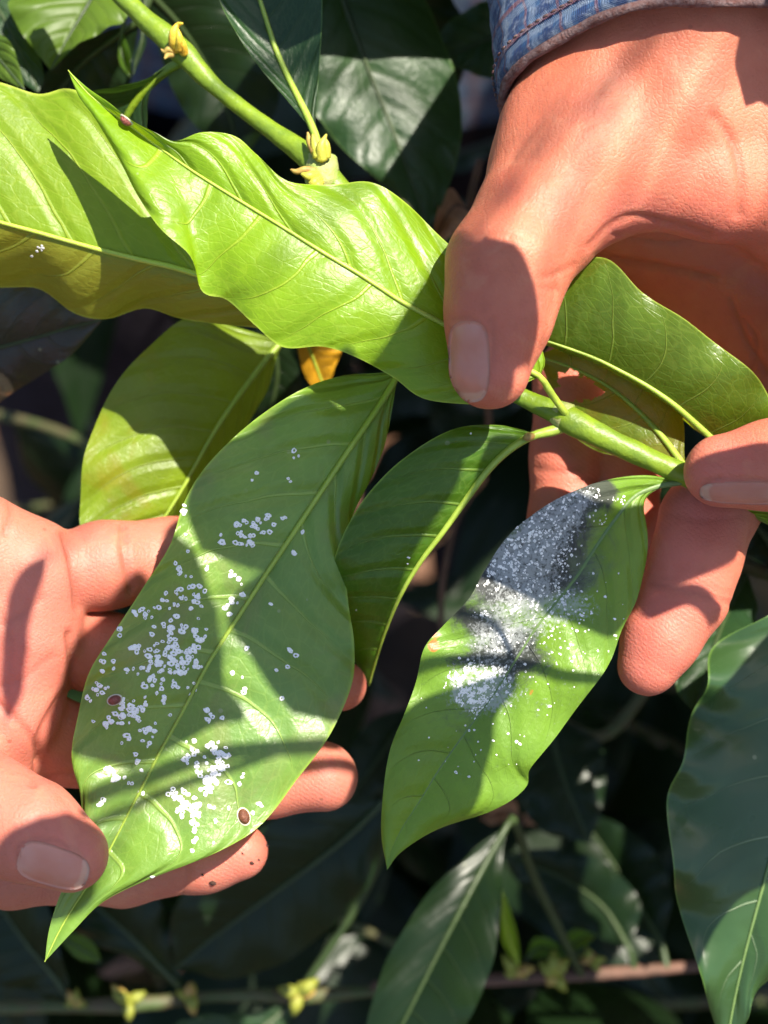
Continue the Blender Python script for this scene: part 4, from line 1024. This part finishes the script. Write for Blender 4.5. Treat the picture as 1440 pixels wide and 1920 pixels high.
bg_leaf([(530, 640), (505, 668, 440, 612, 518, 675), (465, 720, 350, 597, 500, 735), (430, 768, 270, 658, 468, 790), (398, 818, 205, 740, 440, 840), (370, 868, 165, 830, 410, 890), (340, 920, 152, 910, 385, 935), (305, 975, 150, 978, 345, 980),
         (265, 1025, 170, 1035, 295, 1030), (220, 1080)], (-42, -37, -34, -34, -38), (-42, -34, -31, -30, -34), (-42, -46, -50, -50, -42), b, 'olive', 'rib', pet=[(552, 622, -44)], nu=70, nv=18, ribr=(0.8, 0.2), label='olive leaf with yellow blotches, lit at its lower end')
bg_leaf([(560, 600), (575, 640, 558, 650, 600, 630), (590, 680, 570, 700, 640, 652), (605, 720, 590, 730, 628, 690), (612, 745)], (-46, -55, -60), (-46, -56, -60), (-46, -52, -58), b, 'yellow', 'rib_young', pet=[(560, 618, -44)], nu=24, nv=8, ribr=(0.6, 0.2), label='small yellowed leaf')
bg_leaf([(500, 610), (520, 700, 480, 700, 560, 690), (500, 790, 450, 780, 550, 790), (470, 860)], (-66, -75, -80), (-66, -70, -80), (-66, -75, -80), b, 'deep', pet=[(500, 602, -60)], nu=24, nv=8)

# right edge: the big dark blue green leaf and the one behind it
b = empty('coffee_branch', W(P(1620, 1000, -40)), 'coffee branch with a big wavy blue green leaf hanging below the fingers', 'branch')
stem_part(b, [(1900, 700, -60), (1720, 920, -48), (1600, 1050, -40), (1480, 1080, -60), (1390, 1060, -80)], (2.6, 2.5, 2.4, 2.0, 1.6))
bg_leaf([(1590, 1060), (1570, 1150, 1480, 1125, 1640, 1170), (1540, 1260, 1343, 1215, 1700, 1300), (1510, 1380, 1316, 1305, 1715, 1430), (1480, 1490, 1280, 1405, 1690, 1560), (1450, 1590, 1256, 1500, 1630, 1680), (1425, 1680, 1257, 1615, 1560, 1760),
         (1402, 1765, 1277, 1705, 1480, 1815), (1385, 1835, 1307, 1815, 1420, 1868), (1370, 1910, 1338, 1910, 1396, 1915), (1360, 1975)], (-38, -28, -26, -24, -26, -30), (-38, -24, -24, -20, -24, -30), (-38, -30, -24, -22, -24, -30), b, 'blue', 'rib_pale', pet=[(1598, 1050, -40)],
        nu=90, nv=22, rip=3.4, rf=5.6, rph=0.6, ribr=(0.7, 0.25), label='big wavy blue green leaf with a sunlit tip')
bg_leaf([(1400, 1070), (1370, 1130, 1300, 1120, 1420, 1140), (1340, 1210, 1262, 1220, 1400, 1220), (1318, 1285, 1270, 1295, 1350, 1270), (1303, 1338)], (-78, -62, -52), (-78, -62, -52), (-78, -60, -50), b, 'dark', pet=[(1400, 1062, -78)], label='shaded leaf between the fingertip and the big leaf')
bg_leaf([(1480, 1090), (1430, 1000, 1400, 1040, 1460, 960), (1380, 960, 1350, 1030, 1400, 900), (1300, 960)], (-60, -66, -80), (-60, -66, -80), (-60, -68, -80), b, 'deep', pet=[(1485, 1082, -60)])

# low twig across the bottom, out of focus
def twig(name_label, pts, rad, mat, nodes, leaves, group=None, zo=0.0):
    pts = [(x, y, z + zo) for x, y, z in pts]; nodes = [(x, y, z + zo, c) for x, y, z, c in nodes]
    def zs(a): return tuple(x + zo for x in a) if isinstance(a, tuple) else a + zo
    leaves = [(L[0], zs(L[1]), zs(L[2]), zs(L[3]), {**L[4], 'pet': [(x, y, z + zo) for x, y, z in L[4]['pet']]}) for L in leaves]
    b = empty('coffee_branch', W(P(*pts[0])), name_label, 'branch', group)
    stem_part(b, pts, rad, mat, n=80)
    for k, (x, y, z, sc) in enumerate(nodes):
        r2 = np.random.default_rng(int(x))
        for q in range(6):
            a = r2.uniform(0, 6.28); L = r2.uniform(14, 34) * sc
            dx, dy = math.cos(a) * L, -abs(math.sin(a)) * L if q % 2 else math.sin(a) * L
            dz = r2.uniform(0, 3)
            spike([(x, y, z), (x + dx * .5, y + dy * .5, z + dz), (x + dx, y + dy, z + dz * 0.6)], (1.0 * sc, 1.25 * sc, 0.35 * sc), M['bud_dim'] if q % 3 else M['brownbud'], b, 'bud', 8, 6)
    for L in leaves: bg_leaf(L[0], *L[1:4], b, **L[4])
    return b
twig('green twig with yellow buds crossing below the open hand', [(-200, 1895, -95), (0, 1890, -96), (130, 1886, -96), (240, 1884, -96), (360, 1872, -98), (480, 1866, -100), (560, 1868, -104), (700, 1858, -112), (780, 1850, -120)], (1.9, 1.8, 1.8, 2.2, 1.6, 1.7, 2.2, 1.5, 1.3), 'stem_dark',
     [(140, 1880, -94, 1.0), (240, 1878, -93, 1.3), (355, 1868, -94, 1.3), (560, 1862, -98, 1.5)], [
     ([(722, 1500), (650, 1570, 600, 1500, 700, 1640), (560, 1640, 480, 1560, 640, 1720), (470, 1705, 380, 1640, 540, 1800), (390, 1765, 320, 1720, 430, 1835), (330, 1815)], (-80, -85, -90), (-80, -76, -86), (-80, -92, -94), dict(pet=[(560, 1866, -104), (700, 1640, -95), (735, 1490, -82)], nu=50, nv=12, label='broad dark leaf under the fingertips')),
     ([(355, 1868), (310, 1822, 250, 1800, 325, 1780), (260, 1770, 160, 1760, 300, 1690), (200, 1715, 110, 1700, 250, 1640), (130, 1660)], (-98, -92, -92), (-98, -95, -96), (-98, -86, -88), dict(pet=[(360, 1872, -98)], nu=40)),
     ([(140, 1885), (100, 1830, 60, 1860, 118, 1800), (50, 1770, -40, 1830, 90, 1700), (0, 1700, -80, 1740, 40, 1640), (-40, 1650)], (-96, -90, -88), (-96, -92, -92), (-96, -84, -86), dict(pet=[(140, 1886, -96)], nu=40)),
     ([(560, 1870), (500, 1920, 470, 1900, 520, 1950), (430, 1960, 380, 1905, 460, 2010), (350, 1990, 320, 1930, 370, 2040), (270, 2010)], (-104, -96, -92), (-104, -92, -90), (-104, -98, -94), dict(mat='dark', pet=[(560, 1868, -104)], nu=40)),
     ([(105, 1745), (130, 1765, 120, 1772, 150, 1752), (165, 1785, 150, 1800, 180, 1775), (190, 1805)], -86, -86, -85, dict(mat='mid', pet=[(60, 1760, -89)], ribr=(0.4, 0.2), nu=14, nv=6, rip=0.2))], zo=-25)
twig('brown twig with a pale bud below the sooty leaf', [(700, 1850, -112), (880, 1840, -112), (1000, 1832, -114), (1150, 1824, -116), (1300, 1812, -120), (1500, 1800, -124)], (1.4, 1.7, 1.8, 1.7, 1.6, 1.5), 'bark',
     [(965, 1822, -108, 1.2), (1038, 1828, -108, 1.4), (1110, 1800, -110, 0.9)], [
     ([(950, 1548), (920, 1600, 890, 1590, 942, 1620), (872, 1690, 800, 1680, 940, 1700), (825, 1780, 730, 1790, 925, 1800), (775, 1880, 692, 1900, 890, 1890), (730, 1970, 680, 1990, 830, 1980), (690, 2060)], (-74, -66, -64, -66), (-74, -66, -64, -66), (-74, -60, -56, -62), dict(mat='deep', pet=[(1090, 1826, -112), (1000, 1640, -90), (962, 1535, -76)], nu=60, nv=14, label='long dark leaf hanging from its stalk, dull sheen along one side')),
     ([(975, 1815), (958, 1770, 945, 1775, 972, 1765), (945, 1720, 938, 1730, 955, 1700), (942, 1670)], (-108, -96, -90), (-108, -95, -90), (-108, -95, -90), dict(mat='young', rib='rib_young', pet=[(985, 1830, -112)], ribr=(0.5, 0.2), nu=24, nv=6, rip=0.2)),
     ([(985, 1800), (1010, 1775, 1000, 1760, 1020, 1795), (1045, 1780, 1035, 1762, 1050, 1800), (1062, 1790)], -108, -106, -106, dict(mat='mid', pet=[(985, 1828, -112)], ribr=(0.4, 0.2), nu=14, nv=6, rip=0.2)),
     ([(1060, 1790), (1080, 1765, 1065, 1750, 1095, 1775), (1100, 1755, 1085, 1742, 1108, 1765), (1118, 1752)], -110, -108, -108, dict(mat='mid', pet=[(1058, 1826, -114)], ribr=(0.4, 0.2), nu=14, nv=6, rip=0.2)),
     ([(1180, 1780), (1130, 1700, 1080, 1740, 1200, 1690), (1060, 1650, 1010, 1690, 1120, 1610), (990, 1620, 960, 1640, 1020, 1590), (945, 1605)], (-116, -125, -130), (-116, -128, -132), (-116, -120, -128), dict(pet=[(1190, 1822, -117)], nu=30)),
     ([(1240, 1770), (1200, 1700, 1160, 1740, 1260, 1680), (1150, 1620, 1090, 1650, 1230, 1600), (1110, 1560, 1080, 1570, 1150, 1540), (1080, 1520)], (-120, -130, -140), (-120, -130, -140), (-120, -126, -136), dict(pet=[(1250, 1816, -118)], nu=30))], zo=-20)
b = twig('thin branch with narrow shaded leaves behind the tip of the sooty leaf', [(1240, 1250, -150), (1130, 1380, -145), (1010, 1330, -140), (900, 1290, -145), (780, 1320, -150)], (1.6, 1.6, 1.5, 1.4, 1.2), 'stem_dark', [], [
     ([(1030, 1335), (1040, 1400, 960, 1400, 1120, 1385), (1060, 1470, 960, 1480, 1135, 1440), (1085, 1530, 1020, 1560, 1130, 1510), (1105, 1580)], (-140, -132, -128), (-140, -132, -128), (-140, -134, -128), dict(pet=[(1010, 1330, -140)], nu=30)),
     ([(860, 1300), (840, 1380, 780, 1370, 900, 1380), (820, 1460, 760, 1470, 880, 1460), (790, 1560)], (-146, -135, -128), (-146, -132, -128), (-146, -136, -128), dict(pet=[(880, 1295, -146)], nu=30)),
     ([(790, 1320), (740, 1380, 700, 1350, 780, 1400), (690, 1450, 650, 1420, 730, 1480), (640, 1520)], (-150, -140, -135), (-150, -138, -135), (-150, -142, -135), dict(pet=[(790, 1320, -150)], nu=30))])

M['dryleaf'] = simple('curled_dry_leaf', (0.42, 0.22, 0.12), (0.26, 0.12, 0.06), 130, 0.65, 0.0008)
b = empty('dry_twig', W(P(890, 330, -70)), 'dead twig with curled dry brown leaves in the gap behind the thumb', 'twig')
stem_part(b, [(900, 300, -75), (880, 400, -80), (905, 640, -100), (912, 870, -118), (850, 990, -122), (830, 1200, -135), (905, 1420, -145), (975, 1545, -148)], (0.9, 0.9, 0.9, 0.9, 0.8, 0.8, 0.8, 0.7), 'bark')
for rows, z in (([(880, 400), (858, 385, 850, 355, 880, 402), (840, 400, 828, 372, 862, 425), (825, 432, 815, 420, 842, 446), (815, 455)], -78), ([(912, 868), (898, 888, 885, 872, 915, 895), (884, 915, 872, 902, 898, 922), (872, 935)], -116),
                ([(850, 988), (828, 990, 832, 965, 838, 1012), (810, 1008, 806, 990, 822, 1026), (800, 1030)], -120), ([(975, 1540), (955, 1520, 965, 1500, 940, 1540), (930, 1525, 935, 1505, 925, 1548), (900, 1535)], -146), ([(978, 1545), (1005, 1525, 995, 1505, 1010, 1550), (1030, 1530, 1022, 1512, 1032, 1552), (1050, 1545)], -146)):
    leaf_obj('leaf', expand(rows), (z, z + 4, z), (z, z + 9, z + 6), (z, z + 8, z + 4), M['dryleaf'], b, M['bark'], nu=20, nv=6, rip=2.0, rf=3, ribr=(0.5, 0.2))

# ------------------------------------------------------------------ generic leafy branches of the bush around and above
def generic_leaf_mesh(name, L, wd, bend, fold, seed, mat):
    r2 = np.random.default_rng(seed)
    t = np.linspace(0, 1, 12)
    wv = wd * np.sin(math.pi * np.clip(t, 0, 1)**0.85)**0.85 * (1 - 0.25 * t); wv[0] = 0.3; wv[-1] = 0.1
    mid = np.stack([L * t, np.zeros(12), -bend * t * t * L], 1)
    A = mid + np.stack([L * 0.02 * np.ones(12), wv, -fold * wv], 1); B = mid + np.stack([L * 0.02 * np.ones(12), -wv, -fold * wv], 1)
    G, tt, s, q = leaf_surface(np.stack([mid, A, B], 1), 24, 6, (1.2, 1.2), 1.2, 5, r2.uniform(0, 6))
    v = G.reshape(-1, 3) / 1000; nc = 13
    f = [(i * nc + j, (i + 1) * nc + j, (i + 1) * nc + j + 1, i * nc + j + 1) for i in range(24) for j in range(12)]
    uv = np.stack(np.meshgrid(tt, (s + 1) / 2, indexing='ij'), -1).reshape(-1, 2)
    o = mk(name, v, f, mat, None, uv)
    me = o.data
    # put the leaf's foot at the mesh origin
    me.transform(Matrix.Translation(o.location))
    bpy.data.objects.remove(o)
    return me
GL = [generic_leaf_mesh('leaf', L, w_, bd, fo, k, M['deep']) for k, (L, w_, bd, fo) in enumerate([(120, 24, 0.35, 0.25), (100, 21, 0.25, 0.15), (135, 27, 0.5, 0.3), (85, 18, 0.2, 0.35), (110, 25, 0.6, 0.1)])]
def wild_branch(p0, p1, nn, label, group, seed, sc=1.0, mat='stem_dark', zmax=-150):
    """opposite pairs of leaves along a curved twig, plane-mm coordinates"""
    r2 = np.random.default_rng(seed)
    p0, p1 = np.array(p0, float), np.array(p1, float)
    root = empty('coffee_branch', W(p0), label, 'branch', group)
    mid = (p0 + p1) / 2 + r2.normal(0, 8, 3)
    line = cr([p0, mid, p1], 40)
    v, f, uv = tube(line[::4], np.linspace(2.4, 1.0, len(line[::4])), 30, 8, lump=0.15)
    mk('stem', W(v), f, M[mat], root, uv)
    wl = W(line); base = np.array(root.location)
    for i in range(nn):
        k = int((i + 1) / nn * 38) + 1
        T = Vector(wl[min(k + 1, 39)] - wl[k - 1]).normalized()
        up = Vector((0, 0, 1)); side = T.cross(up)
        if side.length < 0.2: side = Vector((1, 0, 0))
        side.normalize()
        rot = r2.uniform(-0.5, 0.5) + (math.pi / 2 if i % 2 else 0)
        for sg in (-1, 1):
            d = Matrix.Rotation(rot, 3, T) @ (side * sg)
            x = (d * 0.8 + T * r2.uniform(0.3, 0.8) + Vector((0, 0, -r2.uniform(0.0, 0.5)))).normalized()
            z = (Vector((0, 0, 1)) + Vector(r2.normal(0, 0.25, 3).tolist())); z = (z - x * z.dot(x)).normalized()
            y = z.cross(x)
            gm = GL[int(r2.integers(0, len(GL)))]
            mtx = Matrix((x, y, z)).transposed().to_4x4()
            s_ = sc * r2.uniform(0.75, 1.1)
            ml = Matrix.Translation(Vector(wl[k] - base)) @ mtx @ Matrix.Scale(s_, 4)
            vv = np.array([(ml @ vt.co) for vt in list(gm.vertices)[::3]]) + base - O
            bd = np.stack([vv @ AX, vv @ AU, vv @ AB], 1) * 1000
            px = topx(bd)
            pc = px.mean(0)
            if (abs(pc[0] - 830) < 190 and abs(pc[1] - 1130) < 170) or (abs(pc[0] - 150) < 230 and abs(pc[1] - 760) < 200): continue
            if np.any((px[:, 0] > -40) & (px[:, 0] < 1480) & (px[:, 1] > -40) & (px[:, 1] < 1960) & (bd[:, 2] > zmax)): continue
            o = bpy.data.objects.new('leaf', gm)
            C.objects.link(o); o.parent = root; o.matrix_local = ml
    return root
# dark depth of the bush below and behind
LBL = 'dark leafy coffee branch deep in the shade behind the leaves and hands'; GRP = 'shaded branches deep in the bush'
k = 0
for (p0, p1, nn) in [((-150, -160, -260), (60, -60, -200), 6), ((160, -170, -280), (-40, -110, -190), 6), ((-200, 40, -300), (-30, -20, -220), 5), ((200, -60, -260), (40, 30, -230), 5),
                     ((-160, 150, -320), (20, 90, -260), 5), ((40, -230, -330), (60, -90, -260), 6), ((-60, -260, -320), (-90, -120, -240), 6), ((150, 120, -330), (20, 40, -300), 5),
                     ((190, -240, -260), (110, -110, -180), 5), ((-220, -90, -240), (-90, -80, -190), 4),
                     ((120, -300, -380), (40, -120, -300), 7), ((220, -20, -360), (60, -70, -300), 7), ((-240, -30, -380), (-60, 10, -320), 7), ((-140, 60, -420), (-90, -60, -340), 7), ((230, -150, -380), (70, -160, -320), 7), ((20, 160, -420), (-60, 40, -360), 6)]:
    wild_branch(p0, p1, nn, LBL, GRP, 100 + k); k += 1
# branches added beside the wrist, out of view, to shade what lies behind
LBL2 = 'leafy coffee branch added out of view beyond the wrist to shade the bush below'; GRP2 = 'unseen shading branches beyond the wrist'
for (p0, p1, nn) in [((300, 60, -90), (120, 20, -50), 6), ((300, 150, -110), (110, 110, -70), 6), ((320, -40, -80), (115, -40, -50), 6), ((300, 220, -100), (100, 170, -80), 6), ((180, 320, -140), (60, 200, -110), 6),
                     ((320, 100, -140), (150, 60, -100), 6), ((300, -110, -90), (125, -90, -60), 5), ((60, 330, -150), (-20, 220, -120), 5), ((300, 260, -180), (140, 190, -150), 6), ((330, 20, -180), (170, 0, -140), 6)]:
    wild_branch(p0, p1, nn, LBL2, GRP2, 200 + k); k += 1

# added overhead branch, out of view, its leaves and twigs shaped for their shadows
ov = empty('coffee_branch', W(np.array([150.0, 260.0, 230.0])), 'added overhead coffee branch out of view, shaped to cast dappled shade on the hands', 'branch')
SL = np.array([sd @ AX, sd @ AU, sd @ AB]); SL = SL / SL[2]
def up_at(px, py, z, zt=0.0):
    return P(px, py, zt) + SL * (z - zt)
def shade_leaf(rows, z, tilt=(0, 0, 0), zt=0.0, zta=None, ztb=None):
    st = np.array(expand(rows), float)
    n = len(st)
    tt = np.linspace(0, 1, n)
    Z, ZA, ZB = zint(zt, tt), zint(zt if zta is None else zta, tt), zint(zt if ztb is None else ztb, tt)
    st3 = np.array([[up_at(r[0], r[1], z + tilt[0] * i / n, Z[i]), up_at(r[2], r[3], z + tilt[0] * i / n + tilt[1], ZA[i]), up_at(r[4], r[5], z + tilt[0] * i / n + tilt[2], ZB[i])] for i, r in enumerate(st)])
    G, t, s, q = leaf_surface(st3, 40, 10, (0.8, 0.8), 0.4)
    nc = 21
    f = [(i * nc + j, (i + 1) * nc + j, (i + 1) * nc + j + 1, i * nc + j + 1) for i in range(40) for j in range(20)]
    uv = np.stack(np.meshgrid(t, (s + 1) / 2, indexing='ij'), -1).reshape(-1, 2)
    mk('leaf', W(G.reshape(-1, 3)), f, M['dark'], ov, uv)
    return st3[0, 0]
def shade_twig(pts, r_, z, zt=0.0):
    q = [up_at(x, y, z, zt) for x, y in pts]
    v, f, uv = tube(q, [r_] * len(q), 30, 8)
    mk('twig', W(v), f, M['stem_dark'], ov)
feet = []
feet.append(shade_leaf([(900, 461), (896, 474, 850, 474, 944, 476), (880, 530, 834, 470, 976, 520), (850, 590, 765, 575, 992, 570), (805, 670, 690, 690, 994, 680), (690, 780, 590, 745, 880, 830), (570, 860, 475, 810, 700, 960), (470, 930, 385, 865, 560, 1050), (400, 1000, 345, 955, 430, 1062), (375, 1045)],
    126, (8, 3, 3), zt=[18, 18, 15, 12, 8, -4, -4, -4, -4, -4], zta=[18, 18, 8, 6, 4, -6, -4, -3, -3, -3], ztb=[18, 18, 18, 18, 16, -4, -4, -4, -4, -4]))
feet.append(shade_leaf([(870, 790), (820, 860, 730, 840, 868, 890), (740, 960, 600, 960, 800, 1010), (670, 1060, 500, 1050, 790, 1130), (620, 1140, 445, 1110, 760, 1230), (590, 1210, 462, 1175, 720, 1310), (580, 1265, 520, 1250, 655, 1318), (575, 1305)], 152, (6, 3, 3)))
feet.append(shade_leaf([(1015, 785), (970, 850, 936, 800, 1010, 850), (915, 960, 896, 900, 950, 1000), (860, 1050, 850, 1000, 880, 1080), (800, 1115)], 112, (6, 2, 2)))
feet.append(shade_leaf([(255, 1432), (260, 1385, 130, 1420, 400, 1350), (270, 1320, 110, 1330, 478, 1322), (285, 1250, 140, 1230, 440, 1260), (305, 1180, 170, 1140, 432, 1185), (330, 1100, 235, 1060, 412, 1115), (352, 1050, 305, 985, 390, 1068), (365, 1015)], 176, (4, 3, 3)))
feet.append(shade_leaf([(1430, 950), (1350, 970, 1330, 905, 1390, 1040), (1240, 1000, 1190, 930, 1230, 1110), (1130, 1030, 1125, 938, 1150, 1185), (1040, 1030, 1060, 925, 1060, 1145), (960, 1040, 985, 950, 990, 1120), (900, 1060, 920, 1000, 930, 1110), (855, 1090)], 106, (10, 3, 3)))
feet.append(shade_leaf([(988, 1232), (965, 1275, 930, 1255, 985, 1275), (920, 1340, 800, 1305, 945, 1330), (880, 1410, 750, 1350, 930, 1410), (840, 1480, 720, 1430, 915, 1480), (800, 1540, 700, 1530, 895, 1545), (760, 1600, 700, 1600, 850, 1610), (730, 1660)], 128, (6, 3, 3)))
feet.append(shade_leaf([(1500, 1130), (1450, 1230, 1390, 1250, 1560, 1220), (1420, 1350, 1300, 1345, 1560, 1380), (1400, 1480, 1230, 1470, 1530, 1530), (1370, 1600, 1220, 1600, 1460, 1640), (1340, 1700, 1250, 1720, 1385, 1690), (1310, 1800, 1290, 1800, 1330, 1780), (1300, 1835)], 72, (6, 2, 2), zt=-22))
feet.append(shade_leaf([(1520, 20), (1450, 90, 1400, 45, 1490, 200), (1400, 140, 1364, 122, 1425, 195), (1392, 208)], 70, (6, 2, 2), zt=8))
feet.append(shade_leaf([(520, -200), (500, -120, 380, -140, 640, -120), (505, -20, 390, 0, 628, -20), (515, 55, 435, 45, 615, 70), (530, 98)], 72, (4, 2, 2), zt=-20))
feet.append(shade_leaf([(235, 1560), (180, 1590, 150, 1528, 205, 1645), (100, 1612, 70, 1552, 110, 1685), (20, 1645, -10, 1598, 10, 1710), (-60, 1690)], 196, (4, 2, 2), zt=14))
feet.append(shade_leaf([(92, 1035), (66, 1080, 44, 1068, 84, 1078), (40, 1150, 14, 1120, 58, 1160), (30, 1220, 2, 1205, 52, 1228), (22, 1290, 0, 1288, 42, 1305), (12, 1355)], 182, (4, 2, 2), zt=-4))
shade_twig([(900, 1330), (740, 1350), (600, 1372), (500, 1385), (400, 1402), (300, 1438), (200, 1480), (165, 1500)], 1.5, 184)
shade_twig([(560, 1376), (480, 1412), (360, 1455), (240, 1510), (120, 1580)], 0.8, 190)
shade_twig([(760, 1255), (880, 1236), (988, 1228), (1060, 1265), (1160, 1272)], 1.1, 128)
shade_twig([(850, 1158), (930, 1175), (990, 1226)], 0.7, 128)
shade_twig([(1230, 1130), (1300, 1110), (1360, 1140)], 2.0, 104)
# added twigs carry these leaves along the sun's rays, keeping their own shadows small
hub = np.array([430.0, 600.0, 760.0])
v, f, uv = tube([hub + (-120, -40, -20), hub, hub + (120, 60, 20), hub + (300, 200, 40)], (2.4, 2.6, 3.0, 3.4), 30, 10, lump=0.1)
mk('stem', W(v), f, M['bark'], ov)
for ft in feet:
    q1, q2 = ft + SL * 200, ft + SL * 400
    v, f, uv = tube([ft, q1, q2, (q2 + hub) / 2 + np.array([0, 20.0, 20.0]), hub], (0.6, 0.6, 0.6, 0.8, 1.2), 40, 8)
    mk('petiole', W(v), f, M['stem_dark'], ov)

# ------------------------------------------------------------------ dry leaves on the ground
def litter():
    r2 = np.random.default_rng(11)
    V = []; F = []
    for _ in range(700):
        x, y = r2.uniform(-0.9, 0.9), r2.uniform(-0.5, 1.1)
        L, wd, a = r2.uniform(0.05, 0.11), r2.uniform(0.012, 0.028), r2.uniform(0, 6.28)
        curl, tw = r2.uniform(-0.5, 0.9), r2.uniform(-0.5, 0.5)
        z0 = 0.03 + r2.uniform(0, 0.03)
        b0 = len(V); n = 7
        for i in range(n):
            t = i / (n - 1); w_ = wd * math.sin(math.pi * min(max(t, .03), .98))
            for sgn in (-1, -0.5, 0, 0.5, 1):
                lx, ly = (t - 0.5) * L, sgn * w_
                lz = curl * (t - 0.5)**2 * L * 2 + 0.5 * abs(ly) + tw * lx * sgn * 0.4
                V.append((x + lx * math.cos(a) - ly * math.sin(a), y + lx * math.sin(a) + ly * math.cos(a), z0 + lz))
        F += [(b0 + i * 5 + j, b0 + i * 5 + j + 1, b0 + (i + 1) * 5 + j + 1, b0 + (i + 1) * 5 + j) for i in range(n - 1) for j in range(4)]
    o = mk('leaf_litter', V, F, M['dry'])
    o['kind'] = 'stuff'; o['label'] = 'dry brown leaves lying over the soil below the bush'; o['category'] = 'leaf litter'
litter()
